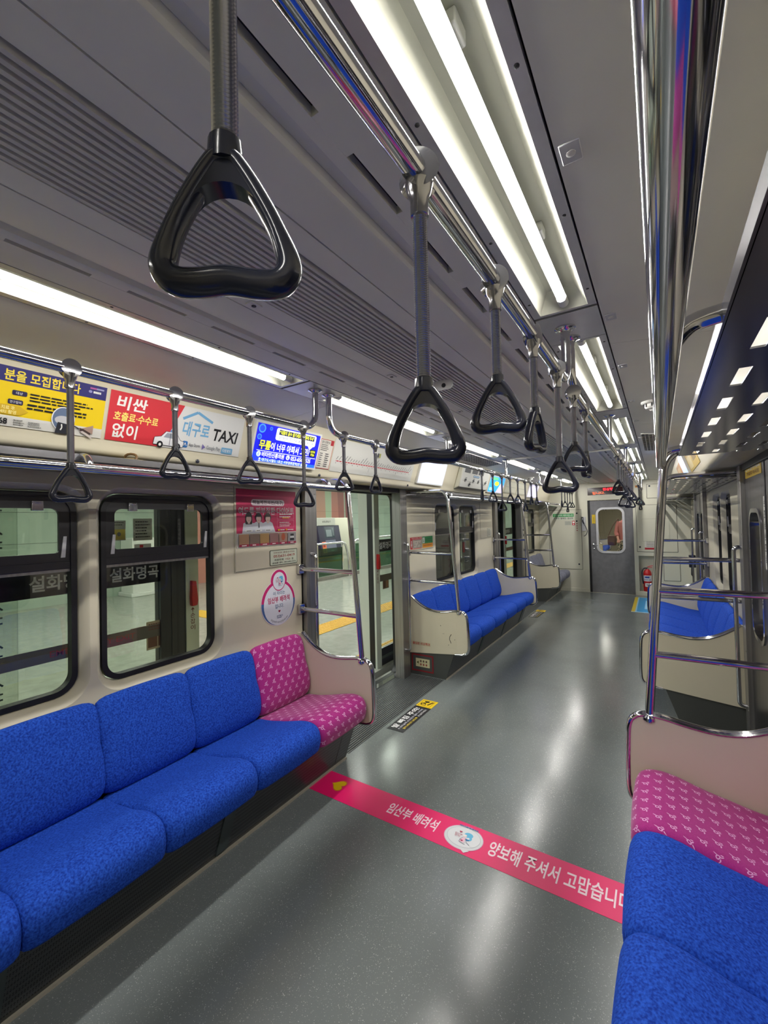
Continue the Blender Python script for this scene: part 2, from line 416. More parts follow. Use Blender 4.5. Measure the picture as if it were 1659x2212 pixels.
# satin panels between the lights
LY = [-1.33, 0.186, 1.685, 3.19, 4.72, 6.26, 7.79]; LL = 1.238; CZ = 2.141
k = 10
for s in (-1, 1):
    e = [Y0] + [v for y in LY for v in (y-0.005, y+LL+0.012)] + [Y1]
    mb = MB()
    for a, b_ in zip(e[0::2], e[1::2]): mb.box(s*0.4785*CK, s*0.6555*CK, a+0.0015, b_-0.0015, CZ-0.001, CZ+0.014)
    k += 1; struct(mb.build('trim_%d' % k, M['steel_panel'], smooth=0))
k += 1; mb = MB(); mb.box(-0.52, 0.52, 4.585, 4.612, CZ-0.02, CZ-0.002); o = struct(mb.build('trim_%d' % k, M['ceil'], smooth=0))
# coves: the leaning advertising panels above the windows, with their rounded lower lip
COVE_A, COVE_B = (0.993, 2.109), (1.075, 1.856)
for s in (-1, 1):
    k += 1; mb = MB()
    pr = [(0.990, 2.113), (0.993, 2.107), (1.024, 2.014), (1.0815, 1.837), (1.084, 1.816), (1.092, 1.802), (1.108, 1.796), (1.14, 1.796), (1.16, 1.800), (1.30, 1.800), (1.30, 2.16), (0.990, 2.16)]
    mb.prism([(s*x, z) for x, z in pr], Y0, Y1); struct(mb.build('trim_%d' % k, M['cream'], smooth=40))
def cove_frame(y, t, s=-1):
    """point on the cove panel: t = 0 at its top rim, 1 near its lower edge"""
    return Vector((s*(COVE_A[0]+(COVE_B[0]-COVE_A[0])*t), y, COVE_A[1]+(COVE_B[1]-COVE_A[1])*t))
COVE_H = math.hypot(COVE_B[0]-COVE_A[0], COVE_B[1]-COVE_A[1])

# side walls with moulded window recesses
WZ0, WZ1 = 0.79, 1.655
WIN = {0: [(0.250, 0.830), (0.926, 1.506)], 1: [(4.33, 4.91), (5.01, 5.59)], 2: [(8.32, 8.90)]}
def wall_panel(mb, s, y0, y1, z0, z1, holes):
    bm = bmesh.new(); edges = []
    loops = [[(y0, z0), (y1, z0), (y1, z1), (y0, z1)]] + holes
    for lp in loops:
        vv = [bm.verts.new((s*WALL, y, z)) for y, z in lp]
        edges += [bm.edges.new((vv[i], vv[(i+1) % len(vv)])) for i in range(len(vv))]
    bmesh.ops.triangle_fill(bm, use_beauty=True, use_dissolve=False, edges=edges)
    bm.verts.index_update(); mb.add([v.co[:] for v in bm.verts], [[v.index for v in f.verts] for f in bm.faces]); bm.free()
for s, nm in ((-1, 'left'), (1, 'right')):
    mb = MB()
    for i, (a, b_) in enumerate(SEC):
        holes = []
        for (w0, w1) in WIN[i]:
            outer = rrect(w0-0.034, w1+0.034, WZ0-0.04, WZ1+0.03, 0.115, 8)
            mid = rrect(w0-0.026, w1+0.026, WZ0-0.031, WZ1+0.024, 0.107, 8)
            inner = rrect(w0-0.004, w1+0.004, WZ0-0.004, WZ1+0.004, 0.085, 8)
            holes.append(outer)
            mb.loft([[(s*WALL, y, z) for y, z in outer], [(s*(WALL+0.006), y, z) for y, z in mid], [(s*(WALL+0.045), y, z) for y, z in inner], [(s*(WALL+0.09), y, z) for y, z in inner]], cap=False)
        wall_panel(mb, s, a, b_, 0.0, 1.80, holes)
        mb.box(s*WALL, s*(WALL+0.09), a, a+0.01, 0, 1.8); mb.box(s*WALL, s*(WALL+0.09), b_-0.01, b_, 0, 1.8)
    mb.box(s*WALL, s*(WALL+0.08), Y0, -1.86, 0, 1.80)
    for (a, b_) in [(-1.74, -0.57)] : mb.box(s*(WALL+0.03), s*(WALL+0.09), a-0.12, b_+0.12, 0, 1.80)
    struct(mb.build('wall_%s' % nm, M['cream'], smooth=30, recalc=False))
# windows: rubber frame, tilting upper sash with latches, fixed lower pane
wn = 0
def make_window(s, w0, w1):
    global wn; wn += 1
    x = s*(WALL+0.047); X2 = s*(WALL+0.075); X3 = s*(WALL+0.060)
    t = thing('window_%d' % wn, None, None, (x, (w0+w1)/2, WZ0)); struct(t)
    def ring(mb, o, i, xa, xb):
        mb.loft([[(xb, y, z) for y, z in o], [(xa, y, z) for y, z in o], [(xa, y, z) for y, z in i], [(xb, y, z) for y, z in i]], cap=False)
    mb = MB(); ring(mb, rrect(w0, w1, WZ0, WZ1, 0.085, 8), rrect(w0+0.022, w1-0.022, WZ0+0.022, WZ1-0.022, 0.068, 8), x-s*0.012, X2); mb.build('window_frame', M['rubber'], t)
    zb = 1.345
    mb = MB(); ring(mb, rrect(w0+0.02, w1-0.02, zb+0.012, WZ1-0.02, (0.01, 0.01, 0.07, 0.07), 6), rrect(w0+0.062, w1-0.062, zb+0.05, WZ1-0.07, (0.012, 0.012, 0.03, 0.03), 6), x-s*0.004, X3); sash = mb.build('vent_sash', M['frame'], t)
    for yq in (w0+0.14, w1-0.14):
        mb = MB(); mb.box(x-s*0.020, x-s*0.003, yq-0.02, yq+0.02, WZ1-0.080, WZ1-0.040); mb.box(x-s*0.024, x-s*0.018, yq-0.010, yq+0.012, WZ1-0.05, WZ1-0.044); mb.build('latch', M['chrome'], t, bevel=0.002)
    mb = MB()
    for yq in (w0+0.05, w1-0.05): mb.prism([(yq-0.008, zb+0.03), (yq+0.008, zb+0.03), (yq+0.014, zb+0.12), (yq+0.002, zb+0.12)], x-s*0.010, x-s*0.004, 'x')
    mb.build('stay', M['steel_panel'], t)
    mb = MB(); mb.box(x-s*0.006, X2, w0+0.02, w1-0.02, zb-0.020, zb+0.014); mb.build('transom', M['frame'], t, bevel=0.003)
    mb = MB(); mb.box(x, X3, w0+0.022, w1-0.022, zb-0.032, zb-0.019); mb.build('sill_strip', M['steel'], t)
    mb = MB(); mb.box(X3, X3+s*0.006, w0+0.015, w1-0.015, zb+0.02, WZ1-0.02); mb.build('upper_pane', M['glass'], t, smooth=0)
    mb = MB(); mb.prism(rrect(w0+0.012, w1-0.012, WZ0+0.012, zb, (0.07, 0.07, 0.003, 0.003), 6), X2-s*0.012, X2-s*0.006, 'x'); mb.build('lower_pane', M['glass'], t, smooth=0)
for s in (-1, 1):
    for i in WIN:
        for (a, b_) in WIN[i]: make_window(s, a, b_)
# door portals: steel jambs, header, sill; the left doors stand open, the right ones are shut
dn = 0
def make_portal(s, y0, y1, shut):
    global dn; dn += 1
    t = thing('door_%d' % dn, None, None, (s*1.36, (y0+y1)/2, 0)); struct(t)
    for (a, b_) in ((y0-0.115, y0), (y1, y1+0.12)):
        mb = MB(); mb.box(s*1.250, s*1.345, a, b_, 0.0, 1.795)
        for z in (0.25, 0.62, 0.99, 1.36, 1.70):
            yq = b_-0.02 if a < y0-0.05 else a+0.02
            mb.lathe([(0.006, 0), (0.005, 0.002), (0.002, 0.003)], 10, 'x', (s*1.250, yq, z)) if s < 0 else mb.lathe([(0.006, 0), (0.005, -0.002), (0.002, -0.003)], 10, 'x', (s*1.250, yq, z))
        mb.build('jamb', M['steel'], t, bevel=0.004)
    mb = MB(); mb.box(s*1.26, s*1.40, y0, y1, 1.76, 1.80); mb.build('header', M['dark'], t)
    # chrome-edged opening with rounded corners in the outer skin
    if not shut:
        p0, p1 = y0-0.14, y1+0.165; o = rrect(p0, p1, -0.012, 1.785, 0.10, 8); i_ = rrect(p0+0.018, p1-0.018, 0.006, 1.765, 0.085, 8); i2 = rrect(p0+0.034, p1-0.034, 0.006, 1.750, 0.072, 8)
        mb = MB(); mb.loft([[(s*1.40, y, z) for y, z in o], [(s*1.352, y, z) for y, z in o], [(s*1.347, y, z) for y, z in i_], [(s*1.40, y, z) for y, z in i_]], cap=False); mb.build('opening_trim', M['chrome'], t)
        mb = MB(); mb.loft([[(s*1.45, y, z) for y, z in o], [(s*1.402, y, z) for y, z in o], [(s*1.402, y, z) for y, z in i2], [(s*1.45, y, z) for y, z in i2]], cap=False); mb.build('rubber_seal', M['rubber'], t)
    mb = MB(); mb.box(s*1.36, s*1.50, y0-.13, y1+.15, -0.05, -0.008); mb.build('sill', M['steel'], t)
    if shut:
        mid = (y0+y1)/2
        for (a, b_, q) in ((y0, mid, 1), (mid, y1, -1)):
            wy0, wy1, wz0, wz1 = a+0.14, b_-0.14, 0.78, 1.50
            mb = MB(); bm = bmesh.new(); ed = []
            for lp in ([(a+0.004, 0), (b_-0.004, 0), (b_-0.004, 1.78), (a+0.004, 1.78)], rrect(wy0, wy1, wz0, wz1, 0.09, 8)):
                vv = [bm.verts.new((s*1.275, y, z)) for y, z in lp]; ed += [bm.edges.new((vv[i], vv[(i+1) % len(vv)])) for i in range(len(vv))]
            bmesh.ops.triangle_fill(bm, use_beauty=True, edges=ed); bm.verts.index_update(); n0 = len(bm.verts)
            vs = [v.co[:] for v in bm.verts]; fs = [[v.index for v in f.verts] for f in bm.faces]; bm.free()
            mb.add(vs, fs)
            lp = rrect(wy0, wy1, wz0, wz1, 0.09, 8); mb.loft([[(s*1.275, y, z) for y, z in lp], [(s*1.325, y, z) for y, z in lp]], cap=False)
            ll = [(a+0.004, 0), (b_-0.004, 0), (b_-0.004, 1.78), (a+0.004, 1.78)]; mb.loft([[(s*1.275, y, z) for y, z in ll], [(s*1.325, y, z) for y, z in ll]], cap=False)
            lf = mb.build('leaf', M['steel_door'], t, smooth=30, recalc=False)
            mb = MB(); oo = rrect(wy0-0.02, wy1+0.02, wz0-0.02, wz1+0.02, 0.10, 8); ii = rrect(wy0+0.004, wy1-0.004, wz0+0.004, wz1-0.004, 0.085, 8)
            mb.loft([[(s*1.276, y, z) for y, z in oo], [(s*1.268, y, z) for y, z in oo], [(s*1.268, y, z) for y, z in ii], [(s*1.305, y, z) for y, z in ii]], cap=False); mb.build('window_surround', M['chrome'], lf)
            mb = MB(); mb.prism(rrect(wy0+0.003, wy1-0.003, wz0+0.003, wz1-0.003, 0.085, 8), s*1.304, s*1.310, 'x'); mb.build('window_pane', M['smoke'], lf, smooth=0)
        mb = MB(); mb.box(s*1.272, s*1.305, mid-0.012, mid+0.012, 0, 1.78); mb.build('door_seal', M['rubber'], t)
for (a, b_) in DOOR: make_portal(-1, a, b_, False)
for (a, b_) in DOOR: make_portal(1, a, b_, True)

# end wall with its door, rear wall behind the camera
def panel_with_holes(pl, y, yb, holes, m, mb):
    bm = bmesh.new(); ed = []
    for lp in [pl]+holes:
        vv = [bm.verts.new((x, y, z)) for x, z in lp]; ed += [bm.edges.new((vv[i], vv[(i+1) % len(vv)])) for i in range(len(vv))]
    bmesh.ops.triangle_fill(bm, use_beauty=True, edges=ed); bm.verts.index_update()
    mb.add([v.co[:] for v in bm.verts], [[v.index for v in f.verts] for f in bm.faces], m); bm.free()
    for lp in holes: mb.loft([[(x, y, z) for x, z in lp], [(x, yb, z) for x, z in lp]], m, cap=False)
mb = MB()
DX = 0.02
holes = [[(DX-0.385, 0.0005), (DX+0.385, 0.0005), (DX+0.385, 1.80), (DX-0.385, 1.80)], [(0.472, 0.08), (0.82, 0.08), (0.82, 0.735), (0.472, 0.735)], [(DX-0.375, 1.90), (DX+0.375, 1.90), (DX+0.375, 2.045), (DX-0.375, 2.045)]]
panel_with_holes([(-1.40, -0.01), (1.40, -0.01), (1.40, 2.2), (-1.40, 2.2)], Y1, Y1+0.12, holes, None, mb)
mb.box(0.472, 0.82, Y1+0.12, Y1+0.13, 0.08, 0.735); mb.box(DX-0.375, DX+0.375, Y1+0.11, Y1+0.12, 1.90, 2.045)
struct(mb.build('wall_end', M['cream2'], smooth=0, recalc=False))
mb = MB(); mb.box(-1.4, 1.4, Y0-0.05, Y0, 0, 2.2); struct(mb.build('wall_rear', M['cream2'], smooth=0))
k += 1; mb = MB(); mb.box(-1.28, -0.38, Y1-0.012, Y1, 0, 0.07); mb.box(0.42, 1.28, Y1-0.012, Y1, 0, 0.07); struct(mb.build('trim_%d' % k, M['cream2'], bevel=0.003))
# end door: grey slab with rounded window
dn += 1
t = thing('door_%d' % dn, None, None, (0, Y1+0.05, 0)); struct(t)
wl0 = rrect(DX-0.215, DX+0.215, 0.80, 1.625, 0.10, 8)
mb = MB(); panel_with_holes([(DX-0.345, 0.004), (DX+0.385, 0.004), (DX+0.385, 1.79), (DX-0.345, 1.79)], Y1+0.035, Y1+0.07, [wl0], None, mb)
panel_with_holes([(DX-0.345, 0.004), (DX+0.385, 0.004), (DX+0.385, 1.79), (DX-0.345, 1.79)], Y1+0.07, Y1+0.07, [wl0], None, mb)
M['door_paint'] = mottled('grey_door', (112, 112, 116), (122, 122, 126), 12, 0.35, 0.3)
leaf = mb.build('leaf', M['door_paint'], t, smooth=0, recalc=False)
mb = MB(); oo = rrect(DX-0.245, DX+0.245, 0.77, 1.655, 0.125, 8); ii = rrect(DX-0.205, DX+0.205, 0.81, 1.615, 0.09, 8)
mb.loft([[(x, Y1+0.036, z) for x, z in oo], [(x, Y1+0.022, z) for x, z in oo], [(x, Y1+0.020, z) for x, z in ii], [(x, Y1+0.05, z) for x, z in ii]], cap=False); mb.build('window_surround', M['steel_panel'], t)
mb = MB(); mb.prism(wl0, Y1+0.05, Y1+0.056); mb.build('window_pane', M['glass'], t, smooth=0)
mb = MB(); mb.box(DX-0.385, DX-0.345, Y1+0.03, Y1+0.09, 0, 1.80); mb.build('door_gap', M['rubber'], t)
mb = MB(); mb.lathe([(0.024, 0), (0.024, -0.008), (0.016, -0.012)], 16, 'y', (-0.285, Y1+0.035, 0.93)); mb.tube(smoothpath([(-0.285, Y1+0.03, 0.93), (-0.285, Y1-0.02, 0.93), (-0.20, Y1-0.02, 0.925)], 0.02), 0.008, 8); mb.lathe([(0.018, 0), (0.018, -0.006), (0.01, -0.01)], 16, 'y', (-0.275, Y1+0.035, 0.85)); mb.build('handle', M['chrome'], t)
# ---------------------------------------------------------------- ceiling lights
ORD = ['first', 'second', 'third', 'fourth', 'fifth', 'sixth', 'seventh', 'eighth', 'ninth', 'tenth', 'eleventh', 'twelfth', 'thirteenth', 'fourteenth', 'fifteenth', 'sixteenth', 'seventeenth', 'eighteenth', 'nineteenth', 'twentieth']
def make_light():
    t = thing('ceiling_light', '', 'ceiling light', (0, 0, CZ), 'recessed LED tube lights in two rows along the ceiling')
    a, z = 0.069, CZ
    e0, e1 = 0.012, LL-0.012
    mb = MB()
    for bx in ((-0.0915, -a, 0, LL), (a, 0.0915, 0, LL), (-a, a, 0, e0), (-a, a, e1, LL)): mb.box(*bx, z, z+0.012)
    for y in (0.07, 0.42, 0.78, 1.13):
        for x in (-0.080, 0.080): mb.lathe([(0.0042, z), (0.0042, z-0.0008), (0.0025, z-0.0014)], 10, 'z', (x, y, 0), M['dark'])
    mb.build('frame', M['steel_panel'], t, smooth=30)
    mb = MB(); q = 0.040
    mb.loft([[(-a, e0, z), (a, e0, z), (a, e1, z), (-a, e1, z)], [(-q, e0+0.045, z+0.050), (q, e0+0.045, z+0.050), (q, e1-0.045, z+0.050), (-q, e1-0.045, z+0.050)]], cap=False)
    mb.add([(-q, e0+0.045, z+0.050), (q, e0+0.045, z+0.050), (q, e1-0.045, z+0.050), (-q, e1-0.045, z+0.050)], [(0, 1, 2, 3)])
    mb.build('reflector', M['reflector'], t, smooth=0, recalc=False)
    ya, yb = e0+0.055, e1-0.055; r = 0.0132; n = 24
    mb = MB()
    for j in range(n):          # the diffuser faces down, the heat sink up
        a0, a1 = 2*PI*j/n, 2*PI*(j+1)/n; up = math.sin((a0+a1)/2)
        mb.add([(0.004+r*math.cos(a), y, z+0.016+r*math.sin(a)) for y in (ya, yb) for a in (a0, a1)], [(0, 1, 3, 2)], M['white_plastic'] if up > 0.35 else M['tube_side'] if up > -0.62 else None)
    tb = mb.build('tube', M['tube'], t, recalc=False)
    for y in (e0+0.037, e1-0.037):
        mb = MB(); mb.lathe([(0.0148, y-0.02), (0.0148, y+0.02)], 20, 'y', (0.004, 0, z+0.016)); mb.build('end_cap', M['white_plastic'], t)
    for y in (0.36, 0.86):
        mb = MB(); mb.box(-0.006, 0.022, y-0.02, y+0.02, z+0.026, z+0.05); mb.build('clip', M['white_plastic'], t, bevel=0.003)
    return t
L0 = make_light(); first = True
for s, nm in ((1, 'right'), (-1, 'left')):
    for i, y in enumerate(LY):
        o = L0 if first else copy_tree(L0); first = False
        o.location = (s*0.585, y, CZ)
        o['label'] = 'bright LED tube in a white recess, behind the camera on the %s' % nm if i == 0 else '%s bright LED tube light of the %s ceiling row, counted from the camera' % (ORD[i-1], nm)

# ---------------------------------------------------------------- strap rails under the ceiling
BX, BZ, BR = 0.566, 1.949, 0.015
def flange(mb, p): mb.lathe([(0.034, CZ), (0.034, CZ-0.006), (0.024, CZ-0.010), (0.018, CZ-0.015)], 20, 'z', (p[0], p[1], 0))
for s, nm in ((-1, 'left'), (1, 'right')):
    t = thing('strap_rail', 'polished steel ceiling rail on the %s whose near stretch bends up to the ceiling' % nm, 'handrail', (s*BX, 0, BZ), 'polished rails that carry the hanging straps')
    mb = MB(); mb.tube(smoothpath([(s*BX, -1.25, CZ-0.003), (s*BX, -1.25, BZ), (s*BX, 1.545, BZ), (s*BX, 1.545, CZ-0.003)], 0.10, 8), BR, 18); mb.build('rail', M['chrome'], t)
    for y in (-1.25, 1.545): mb = MB(); flange(mb, (s*BX, y)); mb.build('flange', M['chrome'], t)
    t = thing('strap_rail', 'long polished steel ceiling rail on the %s running to the far end of the car' % nm, 'handrail', (s*BX, 5, BZ), 'polished rails that carry the hanging straps')
    mb = MB(); mb.tube(smoothpath([(s*BX, 1.645, CZ-0.003), (s*BX, 1.645, BZ), (s*BX, 8.95, BZ), (s*BX, 8.95, CZ-0.003)], 0.10, 8), BR, 18); mb.build('rail', M['chrome'], t)
    for y in (1.645, 8.95): mb = MB(); flange(mb, (s*BX, y)); mb.build('flange', M['chrome'], t)
    for y in (3.06, 4.60, 6.14, 7.67):
        mb = MB(); mb.tube([(s*BX, y, BZ), (s*BX, y, CZ-0.003)], 0.0135, 14); mb.lathe([(0.019, -0.022), (0.0195, 0), (0.019, 0.022)], 16, 'y', (s*BX, y, BZ)); p = mb.build('support_post', M['chrome'], t)
        mb = MB(); flange(mb, (s*BX, y)); mb.build('flange', M['chrome'], p)

# ---------------------------------------------------------------- hanging straps
def catmull(P, sub=5, closed=True):
    n = len(P); out = []
    for i in range(n if closed else n-1):
        p0, p1, p2, p3 = (P[(i-1) % n], P[i], P[(i+1) % n], P[(i+2) % n]) if closed else (P[max(i-1, 0)], P[i], P[i+1], P[min(i+2, n-1)])
        for j in range(sub):
            t = j/sub
            out.append(tuple(0.5*((2*b_)+(-a+c)*t+(2*a-5*b_+4*c-d)*t*t+(-a+3*b_-3*c+d)*t**3) for a, b_, c, d in zip(p0, p1, p2, p3)))
    if not closed: out.append(tuple(P[-1]))
    return out
def make_strap(drop, coil):
    """origin on the rail's axis; handle in the XZ plane; drop = rail axis to the handle's underside"""
    t = thing('hanging_strap', '', 'hanging strap', (0, 0, 0))
    mb = MB()
    mb.lathe([(0.0155, -0.0165), (0.0250, -0.0150), (0.0215, -0.0100), (0.0190, 0), (0.0215, 0.0100), (0.0250, 0.0150), (0.0155, 0.0165)], 24, 'y')
    mb.lathe([(0.0185, -0.014), (0.015, -0.028), (0.0118, -0.034), (0.0118, -0.056), (0.0095, -0.057)], 18, 'z'); mb.build('clamp', M['collar'], t)
    zt = -drop+0.104; prof = []; z = -0.056; i = 0; step = 0.0030
    while z > zt:
        prof.append((0.0078 if i % 2 else 0.0095, z)); z -= step/2*1.0; i += 1
    mb = MB(); mb.lathe(prof, 14, 'z'); mb.build('coil_sleeve', M['spring'] if coil else M['spring'], t, smooth=25)
    z0 = -drop
    half = [(0, .0125), (.022, .0098), (.039, .0105), (.0478, .0185), (.0478, .031), (.0385, .056), (.026, .080), (.0135, .100), (.006, .108)]
    pts = half + [(-x, y) for x, y in half[:0:-1]]
    HK = 0.88; loop = [(x*HK, y_, z0+z_*HK) for x, y_, z_ in catmull([(x, 0.0, y) for x, y in pts], 4)]
    rs = []
    for p in loop: k_ = (p[2]-z0); rs.append(0.0098 if k_ < 0.016 else 0.0098-min(1, (k_-0.016)/0.03)*0.0030)
    mb = MB(); mb.tube(loop, rs, 12, True, ry=0.0108)
    ar = [(0.031*HK*math.cos(a), z0+HK*(0.052+0.034*math.sin(a))) for a in [PI*0.14+PI*0.72*i/10 for i in range(11)]]
    mb.prism([(-0.011, z0+0.110*HK), (-0.031*HK, z0+0.074*HK)] + ar[::-1] + [(0.031*HK, z0+0.074*HK), (0.011, z0+0.110*HK)], -0.0080, 0.0080)
    mb.lathe([(0.0120, z0+0.092), (0.0124, z0+0.098), (0.0116, z0+0.109), (0.0095, z0+0.110)], 16, 'z')
    h = mb.build('handle', M['black'], t, smooth=50)
    return t
S_REG, S_LONG = make_strap(0.289, True), make_strap(0.377, True)
used = {'r': False, 'l': False}
def hang(s, y, long, ang, label, group):
    key = 'l' if long else 'r'; src = S_LONG if long else S_REG
    o = src if not used[key] else copy_tree(src); used[key] = True
    o.location = (s*BX, y, BZ); o.rotation_euler = (0, 0, math.radians(ang)); o['label'] = label; o['group'] = group
GR = 'black triangular straps hanging from the right-hand rail'; GL = 'black triangular straps hanging from the left-hand rail'
right = [(.19, 0, 38, 'large black strap handle closest to the camera, at the upper left of the photo'),
         (.487, 1, 32, 'long black strap handle, second from the camera on the right-hand rail, seen face on'),
         (.79, 0, 24, 'black strap handle, third from the camera on the right-hand rail'),
         (1.08, 0, 80, 'black strap handle turned nearly edge on, fourth from the camera on the right-hand rail'),
         (1.375, 1, 14, 'long black strap handle where the right-hand rail bends up, fifth from the camera'),
         (1.665, 0, 22, 'black strap handle just past the bend, sixth on the right-hand rail'),
         (1.95, 0, 82, 'black strap handle seen edge on, seventh on the right-hand rail')]
for y, lg, an, lb in right: hang(1, y, lg, an, lb, GR)
ys = [(3.66, 0, 20), (3.95, 0, 8), (4.24, 1, 12), (4.53, 0, 85), (4.82, 0, 10), (5.11, 1, 15), (5.40, 0, 30), (5.69, 0, 0), (7.55, 0, 10), (7.84, 0, 5), (8.13, 1, 70), (8.42, 0, 0), (8.70, 0, 12)]
for i, (y, lg, an) in enumerate(ys): hang(1, y, lg, an, '%s handle of the far strap cluster on the right rail, counted from the near end' % ORD[i], GR)
left = [(.523, 1, 86, 'long black strap handle in front of the yellow advert on the left'), (.831, 0, 80, 'black strap handle hanging in front of the red and white taxi advert'),
        (1.146, 0, 58, 'black strap handle hanging in front of the left edge of the blue screen advert'), (1.457, 1, 62, 'long black strap handle in front of the right side of the blue screen advert'),
        (1.76, 0, 58, 'black strap handle where the left rail comes down again past the blue screen'), (2.055, 0, 84, 'black strap handle in front of the route map over the open left door')]
for y, lg, an, lb in left: hang(-1, y, lg, an, lb, GL)
ys = [(3.83, 0, 118), (4.14, 0, 50), (4.435, 1, 40), (4.73, 0, 55), (5.035, 0, 50), (5.36, 1, 75), (5.66, 0, 85), (5.95, 0, 82), (7.71, 0, 110), (8.0, 0, 40), (8.25, 1, 80), (8.5, 0, 40), (8.75, 0, 45)]
for i, (y, lg, an) in enumerate(ys): hang(-1, y, lg, an, '%s handle of the farther straps on the left rail, counted from the camera' % ORD[i], GL)

# ---------------------------------------------------------------- luggage racks
def make_rack(s, y0, y1, label, arches, stays):
    t = thing('luggage_rack', label, 'luggage rack', (s*1.0, (y0+y1)/2, 1.70), 'steel luggage racks above the seats')
    mb = MB(); mb.tube([(s*0.828, y0, 1.705), (s*0.828, y1, 1.705)], 0.0165, 18); mb.build('front_rail', M['chrome'], t)
    mb = MB(); z0, z1 = 1.737, 1.740; cols = [0.942, 1.004, 1.066, 1.128, 1.190, 1.240]; hw = 0.009; e = 0.892
    for i, c in enumerate(cols+[1.285+hw]):
        mb.box(s*e, s*(c-hw), y0, y1, z0, z1); e = c+hw
        if i < 6:
            yy = y0 - 0.064 - (0.0 if (i//2) % 2 == 0 else 0.1085); prev = y0
            while yy < y1:
                a, b_ = max(yy+0.097, y0), min(yy+0.217, y1)
                if a > prev: mb.box(s*(c-hw), s*(c+hw), prev, min(a, y1), z0, z1)
                prev = max(b_, y0); yy += 0.217
            if prev < y1: mb.box(s*(c-hw), s*(c+hw), prev, y1, z0, z1)
    mb.box(s*0.889, s*0.893, y0, y1, z0, z0+0.024)
    mb.box(s*1.279, s*1.283, y0, y1, z0, z0+0.03)
    mb.build('tray', M['rack'], t, smooth=0)
    for y in stays:
        mb = MB(); mb.tube([(s*x, y, z) for x, z in catmull([(0.828, 1.705), (0.838, 1.728), (0.858, 1.746), (0.892, 1.752)], 4, False)], 0.0120, 12); mb.box(s*0.915, s*1.28, y-0.0125, y+0.0125, 1.7415, 1.752); mb.build('bracket', M['chrome'], t)
    return t
def make_pole(s, y, yw, label, z0=0.62):
    """grab pole from the seat end up to the rack, with its arch to the wall and two rungs"""
    t = thing('grab_pole', label, 'grab pole', (s*0.755, y, z0), 'polished grab poles at the seat ends')
    mb = MB(); mb.tube(smoothpath([(s*0.752, y, z0), (s*0.842, y, 1.768), (s*1.275, yw, 1.772)], 0.10, 8), 0.0165, 18); mb.lathe([(0.027, -0.005), (0.026, 0.006), (0.019, 0.014)], 18, 'z', (s*0.752, y, z0+0.014)); mb.build('pole', M['chrome'], t)
    for z in (1.180, 0.908):
        xx = 0.752+(0.842-0.752)*(z-z0)/(1.768-z0)
        mb = MB(); mb.tube([(s*xx, y, z), (s*1.272, yw, z)], 0.0145, 16); r_ = mb.build('rung', M['chrome'], t)
        mb = MB(); mb.box(s*1.262, s*1.290, yw-0.026, yw+0.026, z-0.032, z+0.032); mb.build('wall_plate', M['chrome'], r_, bevel=0.004)
    return t
names = {(-1, 0): 'left wall in the foreground', (1, 0): 'right seat in the foreground', (-1, 1): 'far left seat', (1, 1): 'far right seat', (-1, 2): 'grey priority seats', (1, 2): 'wheelchair space'}
for s in (-1, 1):
    make_rack(s, -0.43, 2.135, 'slotted steel luggage rack above the %s' % names[(s, 0)], None, (0.68, 1.99) if s > 0 else (0.68, 1.95))
    make_rack(s, 3.64, 6.20, 'slotted steel luggage rack above the %s' % names[(s, 1)], None, (3.75, 4.9, 6.1))
    make_rack(s, 7.86, 9.19, 'short steel luggage rack above the %s by the end wall' % names[(s, 2)], None, (8.0, 9.0))
    sd = 'left' if s < 0 else 'right'
    make_pole(s, 2.135, 2.155, 'polished steel grab pole with two rungs at the pink seat on the %s' % sd)
    make_pole(s, 3.655, 3.655, 'polished steel grab pole at the near end of the far %s blue seat' % sd)
    make_pole(s, 6.215, 6.23, 'polished steel grab pole at the far end of the far %s blue seat' % sd)
make_pole(-1, 7.86, 7.86, 'polished steel grab pole at the near end of the grey priority seats')
# short grab bars on the door jambs
def jamb_bar(s, y, label):
    d = 1.212
    mb = MB(); mb.tube(smoothpath([(s*1.275, y, 1.275), (s*d, y, 1.275), (s*d, y, 0.26), (s*1.275, y, 0.26)], 0.035, 5), 0.0125, 12)
    for z in (1.275, 0.26): mb.lathe([(0.022, s*1.285), (0.022, s*1.270), (0.014, s*1.266)], 14, 'x', (0, y, z))
    tag(mb.build('grab_bar', M['chrome']), label, 'grab bar', 'upright grab bars on the door jambs')
for s, nm in ((-1, 'left'), (1, 'right')):
    if s < 0: jamb_bar(s, 2.24, 'upright chrome grab bar on the near jamb of the open left door')
    jamb_bar(s, 3.54, 'upright chrome grab bar on the far jamb of the near %s door' % nm)
    jamb_bar(s, 6.315, 'upright chrome grab bar on the near jamb of the far %s door' % nm)
    jamb_bar(s, 7.745, 'upright chrome grab bar on the far jamb of the far %s door' % nm)

